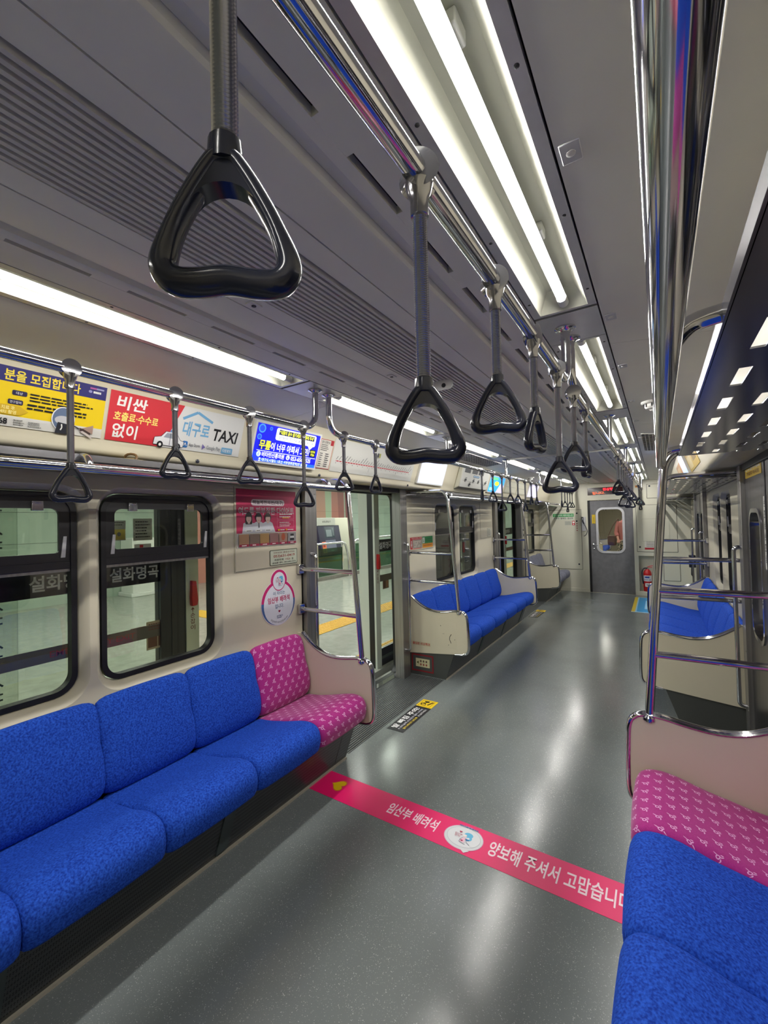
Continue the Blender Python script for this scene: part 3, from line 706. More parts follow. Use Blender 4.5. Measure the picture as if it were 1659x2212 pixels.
# ---------------------------------------------------------------- bench seats
SEATP = catmull([(1.215, .300), (1.215, .352), (1.10, .372), (0.97, .404), (0.84, .436), (0.765, .441), (0.718, .424), (0.698, .382), (0.704, .328), (0.730, .303), (0.88, .296), (1.08, .296)], 3)
BACKP = catmull([(1.284, .355), (1.190, .362), (1.162, .400), (1.158, .460), (1.172, .540), (1.196, .620), (1.218, .690), (1.236, .735), (1.262, .752), (1.276, .744), (1.284, .715), (1.284, .54)], 3)
def cushion(prof, s, y0, y1, pinch, rnd, keep_u=None, ny=15, seed=0):
    n = len(prof); cx = sum(p[0] for p in prof)/n; cz = sum(p[1] for p in prof)/n
    arc_ = [0.0]
    for i in range(1, n): arc_.append(arc_[-1]+math.hypot(prof[i][0]-prof[i-1][0], prof[i][1]-prof[i-1][1]))
    mb = MB(); loops = []; k_ = 0
    ts = []
    for i in range(ny): ts.append((1-math.cos(PI*i/(ny-1)))/2)
    for t in ts:
        e = max(0, (abs(2*t-1)-(1-rnd))/rnd); q = pinch*(1-math.sqrt(max(0, 1-e*e)))
        bul = 0.006*math.sin(PI*t)
        y = y0+(y1-y0)*t; lp = []
        for i, (d, z) in enumerate(prof):
            vx, vz = d-cx, z-cz; l = math.hypot(vx, vz) or 1
            f = (bul-q)/l
            lp.append((s*(d+vx*f), y, z+vz*f)); mb.uv[k_] = (y, arc_[i]); k_ += 1
        loops.append(lp)
    mb.loft(loops); return mb
ARM = [(1.286, .205), (1.286, .748), (1.25, .752), (1.200, .712), (1.130, .668), (1.060, .640), (0.980, .628), (0.890, .634), (0.800, .648), (0.735, .648), (0.698, .630), (0.680, .595), (0.674, .520), (0.670, .400), (0.672, .312), (0.690, .275), (0.725, .260), (1.0, .228)]
ARM_S = [(1.286, .205), (1.286, .748)] + catmull(ARM[2:17], 3, False) + [(1.0, .232)]
def end_panel(s, y, t, marks=None):
    mb = MB(); mb.prism([(s*d, z) for d, z in ARM_S], y-0.013, y+0.013); p = mb.build('end_panel', M['cream'], t, smooth=0)
    mb = MB(); path = [(s*d, y, z) for d, z in catmull(ARM[2:17], 3, False) + [(0.80, .252)]]
    mb.tube(path, 0.0125, 12, ry=0.0175); mb.build('edge_trim', M['chrome'], p)
    return p
def make_bench(name, s, ya, yb, cols, label, near_arm=True, far_arm=True, group='upholstered bench seats along the walls', baseends=True):
    t = thing(name, label, 'bench seat', (s*1.0, (ya+yb)/2, 0), group)
    c0 = ya+0.022 if near_arm else ya; c1 = yb-0.022 if far_arm else yb; n = len(cols); pitch = (c1-c0)/n
    for i, c in enumerate(cols):
        a, b_ = c0+i*pitch, c0+(i+1)*pitch
        o = cushion(SEATP, s, a, b_, 0.022, 0.20).build('seat_cushion', M[c], t, smooth=60, recalc=True)
        o2 = cushion(BACKP, s, a, b_, 0.026, 0.26).build('backrest', M[c], t, smooth=60)
        if c != 'blue' and 'blue' in cols:
            o['label'] = 'magenta seat cushion with small white motifs'; o2['label'] = 'magenta backrest with small white motifs'
    mb = MB(); mb.prism([(s*1.288, 0.0), (s*0.905, 0.0), (s*0.800, 0.292), (s*1.288, 0.292)], ya-0.004, yb+0.004)
    bs = mb.build('base', M['base'], t, smooth=0)
    mb = MB(); g0, g1 = ya+0.02, yb-0.02; yy = g0; j = 0
    while yy < g1-0.05:
        e = min(yy+0.80, g1)
        mb.prism([(s*0.901, 0.028), (s*0.893, 0.028), (s*0.804, 0.280), (s*0.812, 0.280)], yy+0.004, e-0.004); yy = e
    mb.build('heater_grille', M['perf'], bs, smooth=0)
    yy = g0+0.8
    while yy < g1-0.1:
        mb = MB(); mb.prism([(s*0.899, 0.02), (s*0.891, 0.02), (s*0.797, 0.286), (s*0.805, 0.286)], yy-0.03, yy+0.03); mb.build('cover_strap', M['bracket'], bs, smooth=0); yy += 0.8
    mb = MB(); mb.box(s*0.890, s*0.906, ya, yb, 0.0, 0.010); mb.build('kick_strip', M['kick'], bs)
    if near_arm: end_panel(s, ya, t)
    if far_arm: end_panel(s, yb, t)
    return t
M['kick'] = mat('kick_strip', (160, 154, 140), 0.4)
M['base'] = mat('grey_seat_base', (78, 80, 78), 0.4, 0.2)
B5 = ['blue']*5+['pink']
make_bench('long_bench', -1, -0.40, 2.135, B5, 'long blue bench along the left wall in the foreground, its far seat magenta')
make_bench('long_bench', 1, -0.40, 2.135, B5, 'blue bench at the lower right of the photo below the camera, its far seat magenta')
make_bench('long_bench', -1, 3.655, 6.215, ['blue']*6, 'all blue bench beyond the open left door, scuffed cream end panel')
make_bench('long_bench', 1, 3.655, 6.215, ['blue']*6, 'all blue bench beyond the door on the right, seen through the grab rails')
make_bench('long_bench', -1, 7.86, 9.10, ['greyseat']*3, 'grey three seat bench beside the far end wall', True, False)
# ---------------------------------------------------------------- adverts and screens on the left cove
I = ink
CVK = 1.033
def cove_art(y0, y1, t0, t1, base, s=-1, off=0.001, thick=0.0015):
    """sheet lying on the cove; x runs to the right as read, y up"""
    A = cove_frame((y0 if s < 0 else y1)*CVK, t1, s); up = (cove_frame(0, 0, s)-cove_frame(0, 1, s)).normalized()
    ex = Vector((0, 1, 0)) if s < 0 else Vector((0, -1, 0)); n = ex.cross(up)
    return Art(A+n*off, ex, up, y1-y0, (t1-t0)*COVE_H/CVK, base, thick, k=CVK)
WHT, BLK, YEL, NAVY = I((236, 236, 232)), I((20, 20, 24)), I((232, 200, 20)), I((46, 44, 108))
# yellow recruitment poster
a = cove_art(-0.22, 0.792, 0.22, 0.985, YEL); w_, h_ = a.w, a.h
X = lambda y: y+0.22
a.rect(0, 0, w_, 0.036, I((214, 212, 206))); a.rect(0, h_-0.050, w_, h_, NAVY)
a.text('던', X(.438), h_-.043, X(.472), h_-.008, I((238, 214, 70)), .03)
a.text('분을 모집합니다', X(.488), h_-.045, X(.705), h_-.008, I((238, 214, 70)), .035)
a.rect(X(.735), h_-.016, X(.757), h_-.010, I((176, 90, 150))); a.rect(X(.757), h_-.016, X(.782), h_-.010, I((150, 150, 190)))
a.ell(X(.737), h_-.026, .006, .005, I((150, 150, 200))); a.small(X(.747), h_-.032, X(.78), h_-.021, 1, WHT, 3, .7)
for y0_, zz in ((.512, .107), (.503, .076)):
    a.rect(X(y0_), zz, X(y0_+.040), zz+.016, I((34, 32, 70)), .004)
a.text('대상', X(.522), .110, X(.540), .119, WHT, .0); a.text('연구참여', X(.508), .079, X(.538), .088, WHT, .0)
a.small(X(.56), .092, X(.755), .124, 3, BLK, 5, .45); a.small(X(.555), .064, X(.745), .088, 2, BLK, 6, .5)
a.poly([(X(.36), .040), (X(.535), .040), (X(.56), .056), (X(.535), .072), (X(.36), .072)], I((206, 170, 40)))
a.text('치료 후', X(.487), .056, X(.523), .069, I((240, 226, 150)), .02); a.text('MRI 촬영', X(.482), .042, X(.527), .055, I((240, 226, 150)), .02)
a.text('168', X(.476), .007, X(.506), .027, BLK, .03); a.text('053-000', X(.36), .007, X(.47), .027, BLK, .03) if False else None
a.small(X(.522), .006, X(.555), .028, 3, I((90, 90, 90)), 8, .35); a.small(X(.562), .006, X(.60), .026, 3, I((90, 90, 90)), 9, .35)
cx_, cz_ = X(.662), .052
a.ell(cx_, cz_, .036, .044, I((236, 236, 236)), 36); a.ell(cx_, cz_, .033, .041, I((96, 112, 140)), 36); a.ell(cx_, cz_-.004, .026, .016, I((186, 186, 190)), 24)
a.poly([(cx_-.022, .0), (cx_+.022, .0), (cx_+.018, .036), (cx_-.016, .040)], I((40, 42, 50))); a.line([(cx_-.006, .012), (cx_-.002, .022), (cx_-.004, .034)], .004, WHT)
a.line([(cx_+.034, .034), (cx_+.052, .026)], .004, BLK); a.poly([(cx_+.052, .030), (cx_+.090, .026), (cx_+.090, .002), (cx_+.056, .018)], I((72, 56, 52)))
a.poly([(cx_+.062, .030), (cx_+.098, .046), (cx_+.098, .012)], I((168, 140, 128))); a.poly([(cx_+.055, .016), (cx_+.096, -.006), (cx_+.096, .004), (cx_+.064, .020)], I((206, 196, 190)))
a.done('advert_poster', 'yellow advert card with navy top band, leftmost card above the left windows', 'advert')
# red and white taxi card
a = cove_art(0.806, 1.440, 0.22, 0.985, I((216, 216, 214))); h_ = a.h; RED = I((206, 52, 62)); SKY = I((110, 166, 206))
X = lambda y: y-0.806
a.poly([(0, 0), (X(1.035), 0), (X(1.112), h_), (0, h_)], RED)
a.text('비싼', X(.832), .128, X(.948), .184, WHT, .035, .10); a.text('호출료·수수료', X(.826), .082, X(1.003), .119, I((246, 226, 120)), .03, .06); a.text('없이', X(.826), .014, X(.922), .072, WHT, .035, .06)
a.line([(X(1.112), .140), (X(1.18), .180), (X(1.262), .146)], .012, SKY)
a.text('대구로', X(1.116), .066, X(1.250), .134, SKY, .03, .08); a.text('TAXI', X(1.268), .064, X(1.408), .122, BLK, .03, .12)
a.rect(X(1.128), .012, X(1.152), .042, I((44, 108, 176)), .005); a.line([(X(1.134), .020), (X(1.140), .034), (X(1.147), .020)], .003, WHT)
a.text('App Store', X(1.158), .016, X(1.214), .036, I((70, 74, 84)), 0); a.poly([(X(1.226), .012), (X(1.226), .040), (X(1.243), .026)], I((120, 110, 170)))
a.text('Google Play', X(1.250), .012, X(1.325), .036, I((110, 116, 126)), 0); a.rect(X(1.332), .008, X(1.396), .038, SKY, .004); a.text('다운로드', X(1.339), .015, X(1.389), .031, WHT, .01)
car = [(X(.995), .010), (X(1.128), .010), (X(1.132), .034), (X(1.112), .040), (X(1.092), .070), (X(1.045), .070), (X(1.026), .046), (X(.998), .040)]
a.line(car+[car[0]], .004, BLK); a.poly(car, I((226, 226, 228))); a.poly([(X(1.036), .044), (X(1.049), .065), (X(1.088), .065), (X(1.104), .042)], I((150, 156, 168)))
a.line([(X(1.066), .012), (X(1.066), .066)], .002, BLK); a.rect(X(1.062), .070, X(1.082), .080, I((90, 140, 190)))
for xx in (1.024, 1.104): a.ell(X(xx), .011, .0135, .0150, BLK); a.ell(X(xx), .011, .006, .0066, WHT)
a.done('advert_poster', 'red and white taxi advert card, second card above the left windows', 'advert')
# screens
def screen(y0, y1, label, s=-1, glow=1.0, back=(230, 236, 252), t0=.16, t1=1.04):
    A = cove_art(y0, y1, t0, t1, M['white_plastic'], s, 0.0, 0.020)
    lip = 0.012
    return A, lip
EM = 0.62
def E(c, k=1.0): return I(c, .3, EM*k)
a, q = screen(1.500, 2.012, ''); W_, H_ = a.w, a.h
bl = E((26, 30, 190)); a.rect(q, q, W_-q, H_-q, bl); a.rect(q, q, W_-q, .030, E((40, 96, 226))); a.rect(q, q, .06, .06, E((38, 60, 214)))
for cx_, cz_, r_ in ((.045, .188, .024), (.035, .142, .015), (.105, .195, .010)): a.ell(cx_, cz_, r_, r_, E((64, 132, 240))); a.ell(cx_, cz_, r_*.7, r_*.7, E((36, 70, 214)))
a.rect(.145, .140, .465, .208, E((226, 230, 244)), .012); a.poly([(.40, .145), (.455, .145), (.425, .118)], E((226, 230, 244))); a.rect(.165, .172, .45, .200, E((20, 22, 70)))
a.text('“내몸의 골수 줄기세포를 무릎에 주사”', .168, .175, .446, .198, E((226, 232, 50)), .02); a.text('보건복지부 인증 신의료기술 골수줄기세포 사용', .170, .148, .445, .166, E((40, 44, 60)), .005)
a.rect(.040, .082, .122, .124, E((24, 26, 120))); a.text('무릎', .042, .078, .122, .128, E((238, 238, 40)), .04); a.text('이 너무 아파서 고민?', .124, .078, .428, .124, E((240, 242, 252)), .03)
a.rect(.432, .078, .480, .122, E((20, 26, 40))); a.text('보험적용', .436, .103, .476, .117, E((226, 232, 60)), .01); a.text('가능', .440, .083, .474, .100, E((226, 232, 60)), .02)
a.line([(.030, .070), (.49, .070)], .003, E((226, 230, 250))); a.ell(.048, .051, .015, .015, E((190, 214, 250))); a.line([(.048, .040), (.044, .050), (.052, .058)], .003, E((60, 90, 200)))
a.text('비타민신통의원', .070, .038, .232, .066, E((240, 242, 252)), .02); a.ell(.262, .052, .014, .014, E((230, 236, 252))); a.line([(.256, .058), (.258, .050), (.268, .044)], .005, E((40, 50, 180)))
a.text('053-656-7535', .285, .038, .45, .064, E((240, 242, 252)), .02); a.ell(.060, .026, .006, .006, E((240, 242, 252))); a.line([(.053, .018), (.060, .012), (.067, .018)], .003, E((240, 242, 252))); a.text('대구도시철도 1호선 서부정류장역2번 출구 앞', .075, .014, .43, .032, E((226, 232, 252)), .012)
a.done('advert_screen', 'lit blue advert screen above the left wall, beside the open door', 'screen', 'advert screens on the coves')
a, q = screen(3.355, 3.885, ''); a.rect(q, q, a.w-q, a.h-q, E((206, 214, 244), .9)); a.done('advert_screen', 'blank white lit screen past the route map above the left door', 'screen', 'advert screens on the coves')
a, q = screen(5.20, 5.80, ''); a.rect(q, q, a.w-q, a.h-q, E((40, 150, 236))); a.poly([(a.w*.52, q), (a.w-q, q), (a.w-q, a.h*.5), (a.w*.74, a.h*.62)], E((196, 186, 236)))
a.ell(a.w*.48, a.h*.56, .085, .030, E((240, 214, 50))); a.rect(.05, .03, .16, .07, E((150, 210, 250)), .01); a.rect(.05, .17, .3, .205, E((90, 190, 120)), .01); a.rect(.40, .17, .52, .20, E((70, 120, 240)), .01)
a.done('advert_screen', 'sky blue lit screen with a yellow oval above the far left seat', 'screen', 'advert screens on the coves')
a, q = screen(7.12, 7.72, ''); a.rect(q, q, a.w-q, a.h-q, E((206, 200, 240), .9)); a.done('advert_screen', 'pale lilac lit screen nearest the end wall on the left', 'screen', 'advert screens on the coves')
# notice and route map
a = cove_art(2.030, 2.158, .25, .99, I((214, 210, 200))); RD = I((176, 40, 50))
a.frame(0, 0, a.w, a.h, .0035, RD); a.rect(.098, a.h-.034, a.w, a.h, RD); a.text('열차 운행안내', .012, a.h-.028, .090, a.h-.010, BLK, .01); a.small(.012, .115, .085, .160, 4, I((60, 60, 64)), 11, .4); a.small(.012, .012, .045, .105, 7, I((90, 90, 94)), 12, .4); a.small(.065, .012, .105, .105, 7, I((90, 90, 94)), 13, .5)
a.done('notice_card', 'small timetable card with red edge beside the blue screen', 'notice')
a = cove_art(2.168, 3.262, .17, 1.02, I((206, 206, 200))); rnd = random.Random(4)
zl = .074; a.line([(.04, zl), (1.03, zl)], .007, I((186, 44, 60)))
for i in range(33):
    xx = .045+i*.0303; L_ = rnd.choice((.018, .022, .028, .034, .046))
    a.line([(xx, zl+.010), (xx+L_*.75, zl+.010+L_)], .0042, I((78, 80, 86)))
    if i % 2 == 0: a.line([(xx, zl-.010), (xx+.002, zl-.017)], .005, I((120, 100, 100)))
    a.rect(xx-.002, zl-.0028, xx+.004, zl+.0028, I((232, 226, 220)))
a.rect(.49, .150, .51, .182, I((60, 60, 64))); a.rect(.515, .150, .532, .182, I((150, 152, 60))); a.line([(.42, zl-.012), (.415, zl-.045)], .004, I((150, 150, 150))); a.line([(.80, zl-.012), (.80, zl-.03)], .008, I((150, 150, 150)))
a.done('route_map', 'long white metro route map with a red line above the open left door', 'map')
# cove locks
def lock(y, s=-1, z=1.814, x=1.0835):
    return MB().lathe([(.0095, s*x), (.0095, s*(x-.004)), (.006, s*(x-.006))], 14, 'x', (0, y, z))
for i, (y, lb) in enumerate(((1.215, 'black round lock under the taxi advert on the left cove'), (2.08, 'black round lock under the timetable card'), (3.23, 'black round lock under the end of the route map'))):
    tag(lock(y*CVK).build('panel_lock', M['black']), lb, 'lock', 'round locks along the left cove')
# equipment panel with vents and switches
t = thing('equipment_panel', 'protruding white panel with vents and switches above the far left seat', 'equipment panel', (-1.0, 4.62, 1.84))
mb = MB(); fr = [cove_frame(0, .12), cove_frame(0, 1.06)]
pf = [(-0.990, 2.106), (-0.952, 2.088), (-1.020, 1.857), (-1.080, 1.833)]
mb.prism(pf, 4.35, 5.26); mb.build('case', M['cream2'], t, bevel=.006)
A = Vector((-1.020, 4.37, 1.857)); up = (Vector((-0.952, 0, 2.088))-Vector((-1.020, 0, 1.857))).normalized()
a = Art(A+Vector((.0008, 0, 0)), (0, 1, 0), up, .84, .228, I((206, 206, 200)), .002)
for x0 in (.05, .27, .47):
    a.rect(x0, .165, x0+.17, .212, I((70, 72, 76)))
    for j in range(4): a.rect(x0, .172+j*.011, x0+.17, .174+j*.011, I((120, 122, 126)))
a.rect(.33, .125, .52, .150, I((90, 110, 130))); a.small(.34, .128, .51, .148, 1, I((160, 190, 220)), 2, .6)
for xx, zz in ((.12, .085), (.36, .085), (.52, .085), (.26, .04), (.68, .03), (.76, .085)):
    a.ell(xx, zz, .030, .013, I((60, 62, 66)), 14); a.line([(xx-.02, zz+.018), (xx+.03, zz+.024)], .006, I((60, 62, 66))); a.line([(xx-.03, zz-.016), (xx+.01, zz-.022)], .006, I((60, 62, 66)))
a.line([(.02, .075), (.80, .062)], .002, I((120, 120, 120))); a.done('control_face', parent=t)
for i, y in enumerate((5.93, 6.50)):
    A_ = cove_art(y, y+.5, .25, .95, M['cream2'], thick=.006); A_.frame(.01, .01, A_.w-.01, A_.h-.01, .003, I((130, 128, 118))); A_.line([(.02, A_.h*.5), (A_.w-.02, A_.h*.5)], .003, I((120, 118, 110)))
    A_.done('access_panel', '%s plain access panel beyond the sky blue screen on the left cove' % ('nearer' if i == 0 else 'farther'), 'panel', 'plain access panels on the left cove')
# right cove: what shows past the rack
a, q = screen(4.55, 5.10, '', 1); a.rect(q, q, a.w-q, a.h-q, E((170, 190, 250), 1.0)); a.done('advert_screen', 'pale blue lit screen above the far right seat, glimpsed beyond the rack', 'screen', 'advert screens on the coves')
a = cove_art(3.62, 4.50, .22, .97, I((216, 184, 90)), 1); a.rect(.05, .02, .4, .12, I((226, 206, 150))); a.rect(.5, .05, .8, .17, I((150, 120, 60))); a.small(.08, .13, .45, .18, 2, I((90, 70, 30)), 4, .5)
a.done('advert_poster', 'amber advert card above the right side, glimpsed under the rack end', 'advert')
a = cove_art(5.15, 6.1, .22, .97, I((206, 150, 90)), 1); a.rect(.1, .03, .5, .16, I((226, 196, 150))); a.done('advert_poster', 'orange brown advert card farthest along the right cove', 'advert')

# ---------------------------------------------------------------- signs on the left wall
def wall_art(y0, y1, z0, z1, base, s=-1, off=0.001, thick=0.002, outline=None):
    return Art((s*(WALL-off), y0 if s < 0 else y1, z0), (0, 1 if s < 0 else -1, 0), (0, 0, 1), y1-y0, z1-z0, base, thick, outline)
a = wall_art(1.622, 2.138, 1.214, 1.725, M['cream'], off=.0, thick=.006); a.line([(.003, .003), (a.w-.003, .003)], .004, I((110, 112, 96))); a.line([(.003, .0), (.003, .5)], .002, I((150, 148, 132)))
a.done('poster_board', 'cream board behind the crimson clinic poster on the left wall', 'board')
a = wall_art(1.634, 2.124, 1.355, 1.712, I((206, 202, 194)), off=.0065, thick=.001); PK = I((196, 44, 92)); DK = I((150, 34, 66)); h_ = a.h
a.rect(.0, .088, a.w, h_, PK); a.rect(.11, h_-.100, .385, h_-.060, I((232, 214, 220)), .018); a.text('하늘체한의원(대구)', .122, h_-.095, .374, h_-.066, I((60, 26, 40)), .02)
a.text('여드름·피부질환·다이어트', .016, h_-.158, .472, h_-.108, I((190, 180, 182)), .04)
for i, (cx_, hair) in enumerate(((.090, (40, 34, 36)), (.165, (36, 34, 38)), (.238, (70, 60, 58)))):
    a.poly([(cx_-.050, .088), (cx_+.050+(.012 if i == 2 else 0), .088), (cx_+.036, .148), (cx_+.012, .160), (cx_-.012, .160), (cx_-.040, .148)], I((206, 208, 216)))
    a.ell(cx_, .182, .026, .036 if i == 0 else .030, I(hair)); 
    if i == 0: a.rect(cx_-.026, .142, cx_+.026, .185, I(hair), .008)
    a.ell(cx_, .176, .019, .025, I((216, 186, 174))); a.rect(cx_-.008, .146, cx_+.008, .158, I((216, 186, 174)))
    a.poly([(cx_-.019, .188), (cx_+.019, .188), (cx_+.014, .203), (cx_-.014, .203)], I(hair)); a.line([(cx_-.007, .166), (cx_+.007, .166)], .002, I((170, 90, 90)))
    a.rect(cx_-.028, .096, cx_+.028, .108, WHT, .004); a.small(cx_-.018, .098, cx_+.018, .106, 1, BLK, i, .5)
a.poly([(.161, .120), (.169, .120), (.167, .150), (.163, .150)], I((34, 36, 50)))
for z_ in (.190, .135): a.frame(.315, z_-.02, .465, z_+.028, .0015, I((226, 150, 176)))
a.small(.335, .178, .45, .212, 2, WHT, 20, .35); a.rect(.36, .176, .42, .183, I((232, 160, 60))); a.small(.335, .120, .45, .155, 3, WHT, 21, .35)
a.rect(.318, .096, .338, .106, I((226, 180, 40)), .003); a.small(.340, .096, .378, .106, 1, WHT, 22, .6); a.rect(.388, .095, .400, .107, I((226, 180, 40))); a.small(.404, .096, .460, .106, 1, WHT, 23, .6)
for i, cc in enumerate(((176, 136, 104), (130, 110, 96), (176, 140, 86), (150, 110, 106), (160, 126, 112), (150, 146, 148))):
    x0 = .012+i*.0785; a.rect(x0, .008, x0+.073, .082, I(cc)); a.rect(x0, .008, x0+.073, .022, DK); a.small(x0+.02, .010, x0+.055, .019, 1, WHT, i, .6)
    if i == 4: a.ell(x0+.036, .055, .016, .024, I((176, 84, 56)))
    if i == 5: a.poly([(x0+.016, .028), (x0+.056, .028), (x0+.052, .072), (x0+.022, .072)], I((40, 38, 40))); a.rect(x0+.018, .044, x0+.054, .058, I((206, 206, 206)))
a.done('clinic_poster', 'crimson clinic poster with three people in white coats on the left wall', 'poster')
a = wall_art(1.886, 2.130, 1.226, 1.326, I((64, 76, 58)), off=.0065, thick=.002, outline=rrect(0, .244, 0, .10, .008, 4)); a.poly(rrect(.004, .240, .004, .096, .006, 4), I((206, 212, 192)))
OR, BR_ = I((186, 96, 50)), I((150, 52, 40))
a.text('전화번호 (통합운영실)', .030, .074, .218, .087, I((120, 70, 50)), .01); a.text('053)631-0419', .030, .046, .218, .068, BR_, .02); a.text('차량번호', .036, .028, .118, .042, I((40, 60, 40)), .02); a.text('1426', .134, .029, .176, .042, BR_, .0); a.text('호', .19, .028, .206, .042, I((40, 60, 40)), .02); a.text('(유실물 센터 : 053-640-3333)', .018, .009, .226, .022, I((40, 50, 40)), .01)
a.done('phone_plate', 'small pale green contact number plate below the clinic poster', 'sign')
# keyhole-shaped seat sticker
C0, R0, C1, R1 = (.145, .145), .145, (.150, .288), .070
def keyout(g):
    pts = []
    a0 = 1.12
    for i in range(41): th = PI/2+.49+(2*PI-.98)*i/40; pts.append((C0[0]+(R0+g)*math.cos(th), C0[1]+(R0+g)*math.sin(th)))
    for i in range(25): th = -.216+(PI+.432)*i/24; pts.append((C1[0]+(R1+g)*math.cos(th), C1[1]+(R1+g)*math.sin(th)))
    return pts
MG = I((190, 30, 104)); PALE = I((214, 216, 226))
a = wall_art(1.815, 2.105, .838, 1.20, I((226, 214, 220)), off=.001, thick=.001, outline=keyout(.004)); a.poly(keyout(0), MG); 
a.poly([(C0[0]+R0*math.cos(th), C0[1]+R0*math.sin(th)) for th in [PI*.98+(PI*1.04)*i/24 for i in range(25)]], I((64, 96, 150)))
a.ell(.147, .136, .128, .136, PALE, 40); a.ell(C1[0], C1[1]-.006, .056, .062, MG, 30); a.ell(C1[0], C1[1]-.004, .052, .058, PALE, 30)
a.text('이 자리는', .098, .194, .200, .218, I((56, 96, 136)), .01); a.text('임산부 배려석', .052, .146, .240, .186, I((176, 26, 84)), .035); a.text('입니다.', .112, .108, .186, .136, I((56, 96, 136)), .01)
a.heart(.148, .088, .010, I((150, 26, 70))); a.text('DTRO', .126, .052, .176, .063, I((50, 70, 120)), .01); a.small(.128, .043, .176, .050, 1, I((70, 84, 120)), 4, .6)
for i, ch in enumerate('양보해주셔서고맙습니다'):
    th = -PI/2+(i-5)*.13; px_, pz_ = .147+.112*math.cos(th), .136+.118*math.sin(th); a.text(ch, px_-.006, pz_-.006, px_+.006, pz_+.006, I((60, 64, 80)), 0, 0, (px_, pz_, th+PI/2))
def emblem(a, cx_, cz_, k):
    """woman with blue hair and a heart: the expectant mothers emblem"""
    B1, B2 = I((92, 176, 214)), I((40, 120, 170)); R_ = I((170, 26, 76))
    a.ell(cx_+.28*k, cz_+.34*k, .30*k, .24*k, B1, 20); a.ell(cx_+.44*k, cz_+.06*k, .16*k, .20*k, B1, 16); a.ell(cx_+.34*k, cz_-.10*k, .14*k, .10*k, B2, 14); a.ell(cx_+.36*k, cz_+.04*k, .09*k, .09*k, PALE, 12)
    a.ell(cx_+.08*k, cz_+.20*k, .13*k, .12*k, I((232, 218, 214)), 14)
    a.line([(cx_+.04*k, cz_+.02*k), (cx_-.12*k, cz_-.22*k), (cx_-.10*k, cz_-.48*k), (cx_+.34*k, cz_-.56*k)], .03*k, I((90, 96, 120))); a.line([(cx_+.20*k, cz_-.02*k), (cx_+.36*k, cz_-.34*k), (cx_+.62*k, cz_-.5*k)], .03*k, I((90, 96, 120)))
    a.poly([(cx_+.02*k, cz_), (cx_+.18*k, cz_), (cx_+.24*k, cz_-.44*k), (cx_-.10*k, cz_-.44*k)], I((232, 186, 204)))
    a.heart(cx_+.03*k, cz_-.32*k, .10*k, R_); a.heart(cx_-.30*k, cz_+.40*k, .10*k, R_); a.text('임산부', cx_-.62*k, cz_+.06*k, cx_-.10*k, cz_+.24*k, R_, .0); a.text('먼저', cx_-.56*k, cz_-.14*k, cx_-.22*k, cz_+.04*k, R_, .0)
emblem(a, .150, .284, .055)
a.done('seat_sticker', 'keyhole-shaped magenta and white sticker above the left pink seat', 'sticker')
# far section stickers
a = wall_art(3.60, 4.235, 1.190, 1.72, M['cream'], off=0, thick=.005); a.line([(.0, .003), (a.w-.003, .003)], .004, I((130, 130, 112))); a.line([(a.w-.003, 0), (a.w-.003, .5)], .003, I((130, 130, 112))); a.done('wall_board', 'cream board carrying the emergency sign beyond the open door', 'board')
a = wall_art(3.715, 3.960, 1.203, 1.322, I((190, 40, 46)), off=.0055, thick=.0015); a.rect(.045, .006, a.w, .094, I((206, 196, 180))); a.text('비상시 문여는 방법', .03, .100, .235, .115, WHT, .0); a.poly([(.010, .05), (.035, .05), (.0225, .012)], WHT); a.rect(.017, .05, .028, .088, WHT)
for i in range(7): a.line([(.06+i*.025, .018+(i % 3)*.02), (.075+i*.025, .07-(i % 2)*.03)], .005, I((60, 56, 60)))
a.frame(.052, .012, .235, .088, .003, I((70, 60, 60))); a.done('emergency_sign', 'red and cream emergency door instruction sign on the left wall', 'sign')
a = wall_art(3.975, 4.215, 1.203, 1.322, I((36, 134, 72)), off=.0055, thick=.0015); a.rect(0, 0, a.w, .045, I((226, 150, 50))); a.rect(.004, .05, .05, .11, I((206, 214, 200)), .004); a.poly([(.018, .06), (.034, .06), (.026, .10)], I((36, 100, 60))); a.small(.07, .06, .22, .10, 2, I((30, 90, 50)), 5, .4); a.small(.02, .01, .22, .035, 1, I((190, 110, 30)), 6, .4)
a.done('assistance_sign', 'green and orange sign beside the emergency instructions on the left wall', 'sign')
a = wall_art(5.72, 6.20, 1.215, 1.72, M['cream'], off=0, thick=.005); a.line([(0, .003), (a.w, .003)], .004, I((130, 130, 112))); a.done('wall_board', 'cream board past the last window of the far left seat', 'board')
a = wall_art(5.99, 6.16, 1.232, 1.355, I((90, 92, 80)), off=.0055, thick=.0015); a.rect(.004, .004, a.w-.004, a.h-.004, I((206, 206, 190))); a.small(.02, .015, a.w-.02, a.h-.012, 5, I((70, 74, 60)), 7, .4); a.done('contact_plate', 'tiny pale contact plate past the far left windows', 'sign')
# sticker and service plate on the far bench end
a = Art((-1.245, 3.6415, .288), (1, 0, 0), (0, 0, 1), .195, .036, I((196, 184, 156)), .0006); a.text('출입문 비상콕크', .004, .006, .190, .030, I((176, 40, 48)), .035); a.done('bench_sticker', 'red lettered sticker on the scuffed end panel of the far bench', 'sticker')
a = Art((-1.262, 3.650, .035), (1, 0, 0), (0, 0, 1), .235, .165, M['base'], .001); a.frame(0, 0, .235, .165, .014, I((130, 30, 40))); a.rect(.045, .045, .195, .125, I((206, 200, 160))); a.poly([(.055, .085), (.075, .10), (.075, .07)], I((60, 66, 20))); 
for xx in (.10, .13, .16): a.ell(xx, .100, .009, .011, I((90, 70, 60)), 12); a.ell(xx, .068, .009, .011, I((150, 70, 60)), 12)
a.done('release_plate', 'red framed release plate low on the base of the far bench', 'plate')
a = Art((-1.00, 3.641, .30), (1, 0, 0), (0, 0, 1), .22, .24, M['cream'], .0004)
